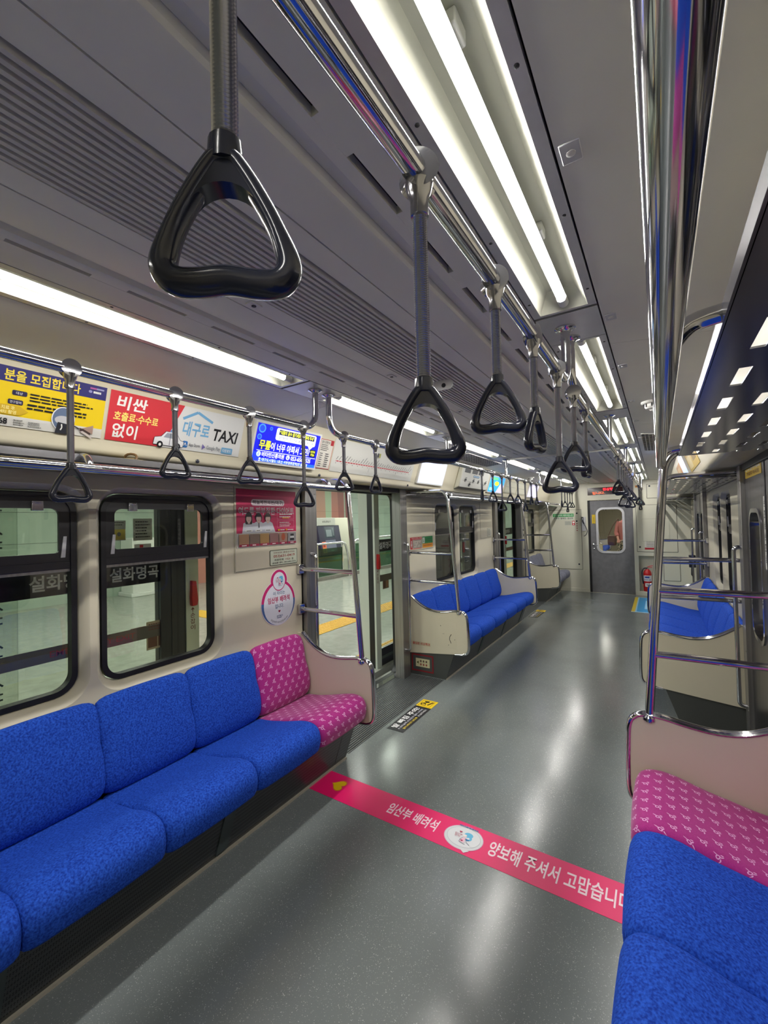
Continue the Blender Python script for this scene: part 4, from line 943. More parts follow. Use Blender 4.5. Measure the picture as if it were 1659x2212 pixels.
for pts, wd in (([(.06, .20), (.064, .205)], .008), ([(.165, .05), (.150, .085), (.153, .11), (.170, .135)], .006), ([(.20, .085), (.204, .09)], .006), ([(.135, .03), (.142, .034)], .005), ([(.08, .13), (.10, .132)], .002)): a.line(pts, wd, I((70, 62, 52)))
a.done('scuff_marks', 'dark scuffs on the near end panel of the far left bench', 'scuffs')
a = Art((-1.25, 7.846, .30), (1, 0, 0), (0, 0, 1), .17, .03, I((196, 184, 156)), .0006); a.text('비상콕크', .0, .006, .11, .026, I((176, 60, 40)), .03); a.done('bench_sticker', 'faint red lettered sticker on the end panel of the grey seats', 'sticker')
a = Art((-1.20, 7.853, .06), (1, 0, 0), (0, 0, 1), .11, .13, I((196, 196, 170)), .001); a.frame(0, 0, .11, .13, .012, I((110, 100, 90))); a.small(.02, .03, .09, .10, 3, BLK, 3, .4); a.done('release_plate', 'small pale plate on the base of the grey seats', 'plate')

# ---------------------------------------------------------------- floor stickers
STRIP = I((224, 14, 100), .42)
a = Art((-.895, 1.790, .0004), (1, 0, 0), (0, 1, 0), 1.81, .195, STRIP, .0006); X = lambda u: u+.895; Yb = 1.79
a.heart(X(-.762), 1.897-Yb, .052, I((206, 120, 30)), -PI/2); a.heart(X(-.762), 1.897-Yb, .045, I((226, 186, 20), .3), -PI/2)
WT = I((240, 214, 224), .3)
a.text('임산부 배려석', X(-.420), .058, X(-.140), .140, WT, .02); a.text('양보해 주셔서 고맙습니다', X(.118), .055, X(.683), .150, WT, .02)
a.ell(X(-.004), 1.887-Yb, .094, .078, I((206, 150, 180)), 40); a.ell(X(-.004), 1.887-Yb, .091, .075, I((206, 208, 212)), 40); a.poly([(X(.0), 1.82-Yb), (X(.05), 1.82-Yb), (X(.03), 1.80-Yb)], I((206, 208, 212)))
a.ell(X(-.004), 1.889-Yb, .080, .064, I((176, 178, 188)), 40); a.ell(X(-.004), 1.889-Yb, .078, .062, I((212, 214, 218)), 40); emblem(a, X(-.006), 1.886-Yb, .070)
a.small(X(-.05), 1.952-Yb, X(.045), 1.960-Yb, 1, I((50, 90, 150)), 2, .7)
a.done('floor_strip', 'bright pink floor strip with white Korean lettering across the aisle', 'floor sticker')
def caution(y0, label):
    a = Art((-.748, y0, .0004), (0, 1, 0), (-1, 0, 0), .575, .138, I((34, 34, 40), .35), .0006)
    Yl = I((232, 196, 30), .35); a.rect(.440, 0, .575, .138, Yl); a.frame(.452, .022, .563, .126, .004, I((150, 110, 20)))
    a.poly([(.470, .066), (.470, .112), (.500, .120), (.520, .096), (.510, .080)], I((40, 24, 10))); a.poly([(.478, .074), (.478, .104), (.495, .108), (.495, .080)], Yl); a.poly([(.515, .085), (.545, .110), (.552, .070), (.530, .060)], I((40, 24, 10))); a.poly([(.485, .062), (.55, .040), (.545, .028), (.478, .050)], I((60, 30, 10)))
    W2 = I((236, 236, 238), .35); a.text('발 빠짐 주의!', .035, .076, .405, .124, W2, .03); a.text('내리실때 승강장과 열차 사이에', .050, .047, .400, .066, I((200, 200, 214), .35), .015); a.text('발이 빠지지 않도록', .050, .016, .255, .036, I((216, 190, 70), .35), .02); a.text('조심하세요', .270, .016, .405, .036, I((206, 206, 210), .35), .015); a.ell(.035, .055, .006, .008, I((190, 190, 200)), 10)
    a.done('caution_sticker', label, 'floor sticker', 'black and yellow caution stickers on the floor')
caution(2.595, 'black and yellow caution sticker on the floor by the near open door'); caution(6.56, 'black and yellow caution sticker on the floor by the far left door')
a = Art((.405, 7.60, .0004), (1, 0, 0), (0, 1, 0), .80, 1.38, I((44, 150, 214), .35), .0006); a.rect(0, 0, .05, a.h, I((222, 196, 60))); a.rect(0, 0, a.w, .04, I((206, 226, 236))); a.frame(.05, 0, a.w, a.h, .02, I((150, 200, 230)))
a.text('휠체어', .20, .45, .70, .62, I((206, 226, 240)), .03, 0, None); a.rect(.17, .30, .26, 1.05, I((150, 204, 240))); a.text('전용공간', .28, .66, .72, .85, I((214, 206, 170)), .03); a.done('wheelchair_sticker', 'bright blue wheelchair space sticker on the floor at the far end', 'floor sticker')

# ---------------------------------------------------------------- ceiling fittings
def zs(d): return 2.142-(d-.681)*(2.142-2.110)/(.990-.681)
for s, nm in ((1, 'right'), (-1, 'left')):
    t = thing('ceiling_vent', 'dark ventilation grid in the %s ceiling slope above the far seat' % nm, 'vent', (s*.80, 4.4, 2.10), 'ventilation grids in the ceiling slopes')
    mb = MB(); d0, d1 = .715, .895; mb.prism([(s*d0, zs(d0)-.001), (s*d1, zs(d1)-.001), (s*d1, zs(d1)-.002), (s*d0, zs(d0)-.002)], 3.90, 4.92); mb.build('opening', M['ceil_dark'], t)
    mb = MB()
    for i in range(8):
        d = d0+(d1-d0)*i/7; mb.prism([(s*(d-.0025), zs(d)-.002), (s*(d+.0025), zs(d)-.002), (s*(d+.0025), zs(d)-.008), (s*(d-.0025), zs(d)-.008)], 3.90, 4.92)
    for i in range(16):
        y = 3.90+1.02*i/15; mb.prism([(s*d0, zs(d0)-.002), (s*d1, zs(d1)-.002), (s*d1, zs(d1)-.008), (s*d0, zs(d0)-.008)], y-.003, y+.003)
    mb.build('grid', M['grille'], t, smooth=0)
def detector(s, y, d, label):
    t = thing('smoke_detector', label, 'smoke detector', (s*d, y, zs(d)-.05), 'round detectors on the ceiling')
    z = zs(d); mb = MB(); mb.lathe([(.052, z), (.052, z-.008), (.046, z-.014), (.040, z-.014)], 24, 'z', (s*d, y, 0)); mb.build('base', M['grille'], t)
    mb = MB(); mb.lathe([(.034, z-.012), (.036, z-.030), (.030, z-.040), (.012, z-.046), (.008, z-.052)], 24, 'z', (s*d, y, 0)); mb.build('sensor', M['white_plastic'], t)
    mb = MB()
    for i in range(8): an = 2*PI*i/8; mb.box(s*d+.037*math.cos(an)-.003, s*d+.037*math.cos(an)+.003, y+.037*math.sin(an)-.003, y+.037*math.sin(an)+.003, z-.032, z-.012)
    mb.build('fins', M['dark'], t)
detector(1, 2.80, .80, 'small round detector on the right ceiling slope beside the grab rail'); detector(-1, 6.85, .86, 'small round detector on the far left ceiling slope')
for i, y in enumerate((.80, 1.54, 2.08, 2.75, 3.35, 4.1)):
    t = thing('ceiling_latch', '%s small grey latch along the right-hand ceiling seam from the camera' % ORD[i], 'latch', (.705, y, zs(.705)), 'small latches along the ceiling seams')
    z = zs(.705); mb = MB(); mb.box(.688, .722, y-.024, y+.024, z-.0035, z); mb.build('plate', M['steel_panel'], t, bevel=.0015)
    mb = MB(); mb.lathe([(.008, z-.0035), (.008, z-.005), (.005, z-.006)], 14, 'z', (.705, y, 0)); mb.build('lock', M['grille'], t)
for i, y in enumerate((.83, 1.59, 2.35, 3.2)):
    t = thing('ceiling_latch', '%s small latch along the seam left of the ceiling louvres from the camera' % ORD[i], 'latch', (-.155, y, 2.136), 'small latches along the ceiling seams')
    mb = MB(); mb.box(-.170, -.142, y-.020, y+.020, 2.1335, 2.138); mb.build('plate', M['white_plastic'], t, bevel=.001); mb = MB(); mb.lathe([(.007, 2.134), (.007, 2.132)], 12, 'z', (-.156, y, 0)); mb.build('lock', M['dark'], t)
t = thing('ceiling_sensor', 'white rounded tag with a dark eye on the ceiling behind the second strap', 'sensor', (.0, 1.75, 2.12))
mb = MB(); mb.prism([(x, z) for x, z in rrect(-.055, .055, 2.088, 2.132, .020, 5)], 1.765, 1.772); mb.build('plate', M['white_plastic'], t); mb = MB(); mb.lathe([(.010, 1.766), (.010, 1.763)], 14, 'y', (.012, 0, 2.108)); mb.build('eye', M['dark'], t)
# bundle on the left rack
t = thing('cloth_bundle', 'crumpled olive cloth bundle lying on the left rack behind the taxi strap', 'cloth', (-1.05, .90, 1.741))
rnd = random.Random(3); mb = MB(); loops = []
for i in range(9):
    f = i/8; yy = .80+.22*f; r_ = .048*math.sin(PI*min(.95, max(.05, f)))**.6
    loops.append([(-1.04+.075*r_/.048*math.cos(a_)+rnd.uniform(-.006, .006), yy, 1.742+max(0, r_*.95*(1+math.sin(a_))*.5+rnd.uniform(-.004, .004))) for a_ in [2*PI*j/14 for j in range(14)]])
mb.loft(loops); mb.build('fabric', mottled('olive_cloth', (120, 108, 76), (150, 138, 100), 40, .8), t, smooth=70)
mb = MB(); mb.tube([(-1.0+.03*math.cos(a_), .90+.012*math.sin(a_*2), 1.765+.034*math.sin(a_)) for a_ in [PI*i/10 for i in range(11)]], .005, 8); mb.build('strap', mat('brown_strap', (96, 72, 40), .5), t)

# ---------------------------------------------------------------- right door stickers
def door_art(y0, y1, z0, z1, base): return Art((1.2740, y1, z0), (0, -1, 0), (0, 0, 1), y1-y0, z1-z0, base, .001)
a = door_art(2.955, 3.445, 1.705, 1.850, I((226, 190, 30))); W2 = I((226, 224, 220)); GY = I((120, 120, 130))
a.small(.20, .122, .47, .138, 1, I((150, 110, 20)), 2, .6)
a.text('기대지', .02, .082, .26, .120, W2, .06); a.text('마시오', .29, .082, .46, .120, W2, .06); a.text('손조심하세요', .02, .040, .46, .078, W2, .06); a.text('기대지 마시오', .05, .010, .44, .034, I((150, 90, 20)), .03)
a.done('door_sticker', 'yellow warning sticker on the closed door at the right edge', 'sticker')
a = door_art(2.895, 2.935, 1.20, 1.58, I((206, 206, 200))); 
for i, ch in enumerate('손조심손조심'): a.text(ch, .008, .325-i*.058, .032, .365-i*.058, I((70, 70, 74)), .02)
a.done('door_sticker', 'narrow white vertical sticker beside the closed right door window', 'sticker')

# ---------------------------------------------------------------- end wall fittings
def end_art(x0, x1, z0, z1, base, off=0.001, thick=.002): return Art((x0, Y1-off, z0), (1, 0, 0), (0, 0, 1), x1-x0, z1-z0, base, thick)
def end_panel_board(x0, x1, z0, z1, label, locks=(), name='end_cabinet'):
    t = thing(name, label, 'cabinet', ((x0+x1)/2, Y1-.006, z0), 'flush cabinet doors in the end wall')
    mb = MB(); mb.box(x0-.006, x1+.006, Y1-.0015, Y1, z0-.006, z1+.006); mb.build('shadow_gap', M['dark'], t)
    mb = MB(); mb.box(x0, x1, Y1-.008, Y1-.001, z0, z1); mb.build('panel', M['cream2'], t, bevel=.003)
    for x, z in locks: mb = MB(); mb.lathe([(.016, Y1-.008), (.016, Y1-.012), (.010, Y1-.014)], 16, 'y', (x, 0, z)); mb.build('lock', M['black'], t)
end_panel_board(-1.09, -.486, .445, 1.625, 'tall cream cabinet door left of the end door, with the green sign', ((-.56, 1.555), (-.565, 1.40), (-.545, .545)))
end_panel_board(.458, 1.075, .815, 1.672, 'large cream cabinet door above the fire extinguisher', ((.50, .90),))
end_panel_board(.64, 1.16, 1.800, 2.05, 'upper cream cabinet door right of the end door', ((.68, 2.02),))
end_panel_board(.86, 1.10, .30, .72, 'lower cream cabinet door right of the fire extinguisher niche')
a = end_art(.545, .965, 1.00, 1.42, M['cream2'], .0085, .003); a.frame(0, 0, a.w, a.h, .004, I((160, 160, 148))); a.done('cabinet_inset', 'raised square plate on the large end wall cabinet door', 'plate')
a = end_art(-1.010, -.618, 1.430, 1.552, I((206, 210, 196)), .0085); a.rect(0, .060, a.w, a.h, I((24, 140, 66))); a.ell(.035, .090, .016, .016, I((206, 226, 206)), 14); a.ell(.035, .090, .011, .011, I((24, 140, 66)), 14); a.text('교통약자 배려석입니다', .062, .072, .38, .110, I((226, 236, 226)), .03); a.text('노약자· 장애인· 임산부', .012, .012, .38, .048, I((50, 54, 50)), .02); a.done('priority_sign', 'green and white priority seat sign on the end wall cabinet', 'sign')
a = end_art(-.790, -.655, 1.318, 1.405, I((190, 192, 180)), .0085); a.small(.01, .01, .125, .08, 5, I((90, 90, 90)), 4, .3); a.done('notice_card', 'small pale notice card left of the red card on the end cabinet', 'notice')
a = end_art(-.650, -.600, 1.318, 1.405, I((196, 40, 54)), .0085); a.rect(.008, .045, .042, .075, WHT); a.rect(.018, .01, .032, .035, WHT); a.done('red_card', 'small red card under the green sign on the end cabinet', 'notice')
a = end_art(-.578, -.548, 1.20, 1.37, M['cream2'], .0085, .001)
for i in range(4): a.ell(.015, .15-i*.045, .010, .012, I((150, 50, 60)), 12)
a.done('warning_lettering', 'column of tiny red marks under the cabinet lock', 'marks')
t = thing('emergency_phone', 'black emergency handset and cord on the wall left of the end door', 'phone', (-.44, Y1-.03, 1.25))
mb = MB(); mb.box(-.475, -.405, Y1-.02, Y1, 1.20, 1.48); mb.build('cradle', M['steel_panel'], t, bevel=.004)
mb = MB(); mb.tube(smoothpath([(-.45, Y1-.035, 1.455), (-.455, Y1-.055, 1.40), (-.43, Y1-.05, 1.345)], .03), .014, 10); mb.box(-.475, -.44, Y1-.045, Y1-.02, 1.465, 1.480); mb.build('handset', M['black'], t, bevel=.002)
mb = MB(); mb.tube(catmull([(-.43, Y1-.045, 1.345), (-.40, Y1-.05, 1.28), (-.375, Y1-.055, 1.20), (-.40, Y1-.04, 1.13), (-.44, Y1-.025, 1.10)], 5, False), .006, 8); mb.build('cord', M['black'], t)
t = thing('led_sign', 'dark LED message sign with red lettering over the end door', 'sign', (DX, Y1+.02, 1.90))
mb = MB(); mb.box(DX-.375, DX+.375, Y1+.012, Y1+.10, 1.90, 2.045); mb.build('display', mat('dark_led_glass', (44, 22, 24), .12), t)
a = Art((DX-.375, Y1+.0115, 1.90), (1, 0, 0), (0, 0, 1), .75, .145, mat('dark_led_glass', (44, 22, 24), .12), .0003); a.text('안심행', .270, .080, .440, .132, I((255, 40, 50), .4, 2.2), .02); a.text('입니다.', .085, .014, .300, .064, I((255, 90, 30), .4, 1.6), -.005); a.done('lit_text', parent=t)
a = Art((DX-.315, Y1+.034, 1.345), (1, 0, 0), (0, 0, 1), .060, .175, I((222, 190, 40)), .0008); a.frame(.006, .006, .054, .169, .002, I((120, 96, 20))); a.text('기대지마시오', .018, .14, .17, .165, I((90, 70, 20)), .02, 0, (.018, .14, -PI/2)); a.done('door_sticker', 'yellow vertical sticker on the grey end door', 'sticker')
a = end_art(.575, .835, .855, 1.055, I((212, 208, 200)), .0085); a.rect(0, .165, a.w, .2, I((170, 30, 46))); a.rect(0, 0, a.w, .035, I((170, 30, 46))); a.text('소화기 사용법', .03, .172, .2, .192, WHT, .02); a.small(.03, .045, .22, .155, 5, I((70, 66, 66)), 9, .35); a.done('fire_notice', 'red and white fire notice above the extinguisher', 'notice')
a = end_art(.455, .575, 2.005, 2.045, I((214, 140, 50))); a.small(.01, .01, .11, .03, 1, I((110, 70, 30)), 4, .5); a.done('orange_sticker', 'small orange sticker at the top of the end wall', 'sticker')
a = end_art(.505, .560, 1.70, 1.90, I((110, 180, 176))); a.small(.008, .01, .047, .19, 8, I((60, 120, 120)), 5, .4); a.done('teal_notice', 'small teal notice on the end wall behind the far straps', 'notice')
a = end_art(.80, 1.12, 1.83, 1.98, I((206, 204, 198)), .0085); a.rect(.14, .02, .28, .13, I((190, 40, 54))); a.small(.02, .02, .12, .13, 5, BLK, 4, .35); a.done('wall_notice', 'white and red notice on the upper end wall cabinet door', 'notice')
# fire extinguisher in its niche
t = thing('fire_extinguisher', 'red fire extinguisher in the niche right of the end door', 'fire extinguisher', (.60, 9.262, .08))
ex = (.60, 9.262, 0)
mb = MB(); mb.lathe([(.064, .080), (.068, .088), (.068, .405), (.060, .440), (.042, .468), (.024, .482), (.020, .495)], 28, 'z', ex); mb.build('cylinder', M['red'], t, smooth=50)
mb = MB(); mb.lathe([(.022, .490), (.022, .515), (.014, .520)], 16, 'z', ex); mb.box(.575, .615, 9.25, 9.275, .512, .524); mb.build('valve', M['chrome'], t)
mb = MB(); mb.tube([(.60, 9.262, .524), (.64, 9.255, .545), (.69, 9.25, .555)], .007, 8); mb.tube([(.60, 9.262, .512), (.65, 9.255, .522), (.68, 9.25, .52)], .006, 8); mb.build('lever', M['red'], t)
mb = MB(); mb.tube(catmull([(.585, 9.255, .505), (.545, 9.225, .500), (.518, 9.215, .44), (.520, 9.215, .32), (.532, 9.215, .22)], 5, False), .010, 10); mb.build('hose', M['black'], t)
def wrap(z0, z1, a0, a1, m, name, marks):
    mb = MB(); n = 14; r_ = .0688
    for i in range(n):
        p = [a0+(a1-a0)*(i+j)/n for j in (0, 1)]; mb.add([(ex[0]+r_*math.cos(q_), ex[1]+r_*math.sin(q_), z) for z in (z0, z1) for q_ in p], [(0, 1, 3, 2)])
    for (b0, b1, c0, c1, mm) in marks:
        for i in range(6):
            p = [b0+(b1-b0)*(i+j)/6 for j in (0, 1)]; mb.add([(ex[0]+(r_+.0004)*math.cos(q_), ex[1]+(r_+.0004)*math.sin(q_), z) for z in (c0, c1) for q_ in p], [(0, 1, 3, 2)], mm)
    mb.build(name, m, t, recalc=False)
wrap(.270, .375, -PI*.92, -PI*.1, I((214, 214, 222)), 'label', ((-PI*.7, -PI*.35, .325, .360, I((40, 70, 150))), (-PI*.75, -PI*.25, .290, .302, I((30, 40, 90)))))
wrap(.170, .235, -PI*.7, -PI*.15, I((216, 214, 212)), 'small_label', ((-PI*.6, -PI*.3, .195, .212, I((110, 110, 130))),))
mb = MB(); mb.box(.522, .528, 9.21, 9.235, .155, .235); mb.build('tag', mat('orange_tag', (226, 140, 30), .5), t)
# wheelchair belt holder on the right wall
t = thing('belt_holder', 'black belt holder on the wall of the wheelchair space', 'holder', (1.20, 8.6, .55))
mb = MB(); mb.box(1.20, 1.29, 8.5, 8.62, .62, .82); mb.build('case', M['black'], t, bevel=.01); mb = MB(); mb.tube([(1.24, 8.56, .62), (1.235, 8.56, .50), (1.26, 8.56, .46)], .012, 8); mb.build('strap', M['dark'], t)
# ---------------------------------------------------------------- station platform behind its screen doors (left of the train)
PX = -1.67
M['tile_floor'] = mottled('platform_tile', (152, 155, 147), (166, 169, 160), 9, .14)
M['tile_wall'] = mottled('platform_wall_tile', (168, 184, 172), (176, 192, 180), 2, .3)
M['tactile'] = mottled('tactile_paving', (206, 160, 50), (216, 172, 62), 30, .5)
mb = MB(); mb.box(-9.3, -1.62, -4, 22, -.12, -.02)
struct(mb.build('floor_platform', M['tile_floor'], smooth=0))
mb = MB()
for i in range(27):
    y = -4+i; mb.box(-9.3, -1.9, y-.002, y+.002, -.02, -.0194)
for i in range(8): mb.box(-9.2+i, -9.196+i, -4, 22, -.02, -.0194)
struct(mb.build('trim_40', mat('tile_joint', (110, 116, 110), .5), smooth=0))
mb = MB(); mb.box(-9.4, -9.3, -4, 22, -.1, 3.0)
for z in (.62, 1.22, 1.82, 2.42): mb.box(-9.3, -9.296, -4, 6.0, z-.003, z+.003, M['frame']); mb.box(-9.3, -9.296, 13.2, 22, z-.003, z+.003, M['frame'])
for i in range(9): mb.box(-9.3, -9.296, 13.2+i, 13.206+i, 0, 3.0, M['frame'])
struct(mb.build('wall_platform', M['tile_wall'], smooth=0))
mb = MB(); mb.box(-9.4, -1.5, 21.9, 22, -.1, 3.0); mb.box(-9.4, -1.5, -4.1, -4, -.1, 3.0); struct(mb.build('wall_platform_ends', M['tile_wall'], smooth=0))
mb = MB(); mb.box(-9.4, -1.5, -4, 22, 2.9, 3.0); struct(mb.build('ceiling_platform', mat('platform_ceiling', (170, 172, 170), .6), smooth=0))
PL = mat('platform_lamp', (250, 255, 246), .4, 0, PLATFORM_POWER*6)
n_ = 0
for x in (-3.6, -6.6):
    for i in range(6):
        y = -2.2+i*4.0; t = thing('platform_lamp', 'long lamp in the platform ceiling outside the train', 'ceiling light', (x, y, 2.86), 'long lamps in the platform ceiling')
        mb = MB(); mb.box(x-.14, x+.14, y, y+2.6, 2.86, 2.90); mb.build('housing', M['white_plastic'], t); mb = MB(); mb.box(x-.11, x+.11, y+.04, y+2.56, 2.853, 2.8595); mb.build('diffuser', PL, t)
# striped wall cladding
rnd = random.Random(9); y = 6.0; cols = [(190, 130, 116), (168, 190, 164), (196, 142, 126), (176, 116, 106), (150, 96, 92), (166, 188, 160)]
a = Art((-9.295, 6.0, -.02), (0, 1, 0), (0, 0, 1), 7.2, 3.0, I((190, 150, 134), .35), .01); x0 = 0; i = 0
while x0 < 7.1:
    wd = (.9, .35, 1.2, .7, .5, .45)[i % 6]; a.poly([(x0, 0), (min(x0+wd, 7.2), 0), (min(x0+wd+.35, 7.2), 3.0), (min(x0+.25*(i % 2), 7.2), 3.0)], I(cols[i % 6], .35)); x0 += wd; i += 1
for x0, x1, q0, q1, cc in ((5.2, 5.78, 5.2, 5.7, (186, 146, 126)), (5.78, 6.02, 5.7, 6.05, (170, 192, 160)), (6.05, 6.55, 6.08, 6.4, (184, 122, 108)), (6.55, 6.8, 6.4, 6.8, (156, 96, 90)), (6.8, 7.2, 6.8, 7.2, (166, 176, 156)), (6.95, 7.05, 6.85, 7.15, (140, 84, 84))): a.poly([(x0, 0), (x1, 0), (q1, 3.0), (q0, 3.0)], I(cc, .35))
a.line([(6.035, 0), (6.06, 3.0)], .02, I((206, 206, 196)))
for z in (1.0, 1.9): a.line([(0, z), (7.2, z)], .006, I((120, 96, 90)))
struct(a.done('trim_41', 'pink and green striped wall cladding across the platform'))
# tactile strips
for i, (x0, x1, lb) in enumerate(((-3.45, -3.08, 'broad yellow tactile strip along the platform'), (-2.10, -1.90, 'narrow yellow tactile strip at the foot of the screen doors'))):
    mb = MB(); mb.box(x0, x1, -4, 22, -.02, -.014)
    nn = 0
    for j in range(int((7.0-3.0)/.06)):
        for q in range(int((x1-x0)/.06)): xx, yy = x0+.03+q*.06, 3.0+j*.06; mb.box(xx-.014, xx+.014, yy-.014, yy+.014, -.014, -.009)
    o = struct(mb.build('trim_%d' % (42+i), M['tactile'], smooth=0)); o['label'] = lb
mb = MB(); mb.box(-6.1, -3.45, 4.25, 4.60, -.02, -.014); o = struct(mb.build('trim_44', M['tactile'], smooth=0))
# screen doors
M['psd_dark'] = mat('dark_door_rail', (36, 37, 46), .3)
t = thing('platform_screen_door', 'glazed platform screen doors seen through the open left doors', 'screen door', (PX, 2.63, -.02))
def vtext(a, body, x, y, h, m, bold=.02):
    for i, ch in enumerate(body): a.text(ch, x, y-i*h, x+h*.82, y-i*h+h*.82, m, bold)
def psd_post(y0, y1, white_side):
    """white leading post of a screen door, with black rubber on the opening side"""
    mb = MB(); mb.box(PX-.01, PX+.012, y0, y1, -.02, 2.05); p = mb.build('post', M['psdwhite'], t)
    yo = y0 if white_side < 0 else y1; a_, b_ = sorted((yo, yo+white_side*-.012))
    mb = MB(); mb.box(PX-.075, PX-.011, y0, y1, -.02, 2.05); mb.build('rubber', M['rubber'], p)
    mb = MB(); mb.box(PX-.19, PX-.076, y0, y1, -.02, 2.05); mb.build('back_cover', M['psdwhite'], p)
    ym = (y0+y1)/2
    mb = MB(); mb.prism([(ym-.018, .998), (ym+.018, .998), (ym+.024, 1.03), (ym+.012, 1.15), (ym-.016, 1.155), (ym-.022, 1.05)], PX+.012, PX+.040, 'x'); mb.build('pull_handle', M['red'], p, bevel=.004)
    a = Art((PX+.0125, y0, .84), (0, 1, 0), (0, 0, 1), y1-y0, .15, M['psdwhite'], .0004); w2 = (y1-y0)
    a.line([(w2/2, .118), (w2/2, .142)], .005, I((110, 50, 44))); a.poly([(w2/2-.013, .132), (w2/2+.013, .132), (w2/2, .147)], I((110, 50, 44))); vtext(a, '손잡이', w2/2-.016, .082, .038, I((110, 50, 44)), .01); a.done('handle_text', parent=p)
def psd_panel(y0, y1, band=True, texts=(), lower=True, pane=True, dark=False, lat=None):
    if dark:
        mb = MB(); mb.box(PX-.04, PX, y0, y1, -.02, 2.05); mb.build('solid_panel', M['psd_dark'], t)
    else:
        mb = MB(); mb.box(PX-.022, PX-.012, y0, y1, .10, 2.05); mb.build('glass_panel', M['psdglass'], t, smooth=0)
        mb = MB(); mb.box(PX-.03, PX, y0, y1, -.02, .16); mb.box(PX, PX+.004, y0, y1, .05, .08, M['bracket']); mb.build('foot_rail', M['psd_dark'], t)
    if band:
        a = Art((PX-.0115, y0, 1.172), (0, 1, 0), (0, 0, 1), y1-y0, .128, M['navy'], .002)
        for x0, x1 in texts: a.text('설화명곡', x0-y0, .026, x1-y0, .102, I((226, 230, 236)), .03)
        a.done('name_band', parent=t)
    if lower:
        a = Art((PX-.0115, y0, .855), (0, 1, 0), (0, 0, 1), y1-y0, .070, I((96, 92, 84)), .002)
        if y1-y0 > .5: a.text('EMERGENCY EXIT', .12, .020, .52, .050, I((150, 60, 56)), .01)
        a.done('exit_band', parent=t)
psd_panel(-3.0, .73, True, ((-.9, -.63),), True); psd_panel(.73, 1.39, True, ((.771, 1.038), (1.120, 1.387)), True)
a = Art((PX-.0115, -.6, .10), (0, 1, 0), (0, 0, 1), 1.33, 1.95, M['psdglass'], .0004); DG = I((34, 52, 52), .5)
def lattice(a, w, h, c=.085):
    for j in range(int(h/c)):
        for i in range(int(w/c)):
            x, y = i*c, j*c
            if (i+j) % 2:
                a.line([(x, y+c*.5), (x+c*.3, y+c*.5), (x+c*.5, y+c*.8), (x+c, y+c*.8)], .0075, DG); a.line([(x+c*.5, y), (x+c*.5, y+c*.35), (x+c*.8, y+c*.5), (x+c, y+c*.5)], .0075, DG); a.k -= 2
            else:
                a.line([(x+c*.2, y), (x+c*.2, y+c*.5), (x, y+c*.8)], .0075, DG); a.line([(x+c*.2, y+c*.5), (x+c*.7, y+c*.5), (x+c*.7, y+c)], .0075, DG); a.line([(x+c*.7, y+c*.5), (x+c, y+c*.2)], .0075, DG); a.k -= 3
a.rect(0, 0, .0, .0, DG) if False else None
lattice(a, 1.33, 1.95); a.done('lattice_film', parent=t)
mb = MB(); mb.box(PX-.06, PX+.004, 1.39, 1.545, -.02, 2.05); mb.box(PX+.004, PX+.007, 1.455, 1.47, -.02, 2.05, M['frame']); mb.build('mullion', M['psd_dark'], t)
psd_post(1.545, 1.63, 1); psd_post(3.63, 3.715, -1)
psd_panel(3.715, 4.20, True, ((3.745, 4.0),), True)
mb = MB(); mb.box(PX-.06, PX+.004, 4.20, 4.34, -.02, 2.05); mb.box(PX+.004, PX+.006, 4.22, 4.25, .35, .68, M['red']); mb.build('mullion', M['psd_dark'], t)
psd_panel(4.34, 5.55, False, (), False, dark=True); psd_panel(5.55, 5.93, True, (), True)
psd_post(5.93, 6.01, 1); psd_post(8.01, 8.09, -1); psd_panel(8.09, 8.75, True, ((8.15, 8.42),), True); mb = MB(); mb.box(PX-.06, PX+.004, 8.75, 8.9, -.02, 2.05); mb.build('mullion', M['psd_dark'], t); psd_panel(8.9, 10.4, False, (), False, dark=True)
# the far pair of screen doors stands shut
mb = MB(); mb.box(PX-.075, PX-.065, 6.01, 8.01, .05, 2.05); mb.build('sliding_leaf', M['smoke'], t, smooth=0)
mb = MB(); mb.box(PX-.09, PX-.055, 6.95, 7.07, -.02, 2.05); mb.build('leaf_edge', M['psd_dark'], t)
mb = MB(); mb.box(PX-.2, PX+.02, -3, 10.4, 2.05, 2.55); mb.build('head_beam', M['psdwhite'], t)
a = Art((PX-.011, 1.312, .785), (0, 1, 0), (0, 0, 1), .130, .162, I((190, 176, 150)), .001); a.rect(.008, .012, .062, .095, I((110, 70, 56))); a.rect(.068, .012, .122, .095, I((110, 70, 56))); a.small(.012, .108, .118, .152, 3, I((110, 60, 50)), 3, .4); a.done('boarding_notice', parent=t)
a = Art((PX-.011, 1.225, .868), (0, 1, 0), (0, 0, 1), .085, .060, I((110, 46, 50)), .001); a.text('비상문', .012, .018, .075, .044, I((160, 90, 86)), .0); a.done('exit_label', parent=t)
for (y0, y1, z0, z1, kind) in ((1.115, 1.205, 1.425, 1.535, 0), (1.245, 1.352, 1.42, 1.545, 1), (1.25, 1.345, 1.35, 1.40, 2)):
    a = Art((PX-.011, y0, z0), (0, 1, 0), (0, 0, 1), y1-y0, z1-z0, I((206, 212, 204)), .001)
    if kind == 0: a.rect(.03, .004, a.w-.003, .062, I((214, 196, 60))); a.ell(.055, .035, .010, .012, I((120, 120, 90)), 12); a.rect(.004, .04, .026, .052, BLK); a.small(.005, .08, .08, .105, 2, BLK, 2, .3)
    elif kind == 1: a.small(.012, .012, a.w-.012, a.h-.01, 6, BLK, 5, .35)
    else: a.rect(.03, .01, .05, .045, I((190, 40, 50))); a.text('NO', .055, .012, .085, .03, BLK, .01)
    a.done('glass_notice', parent=t)
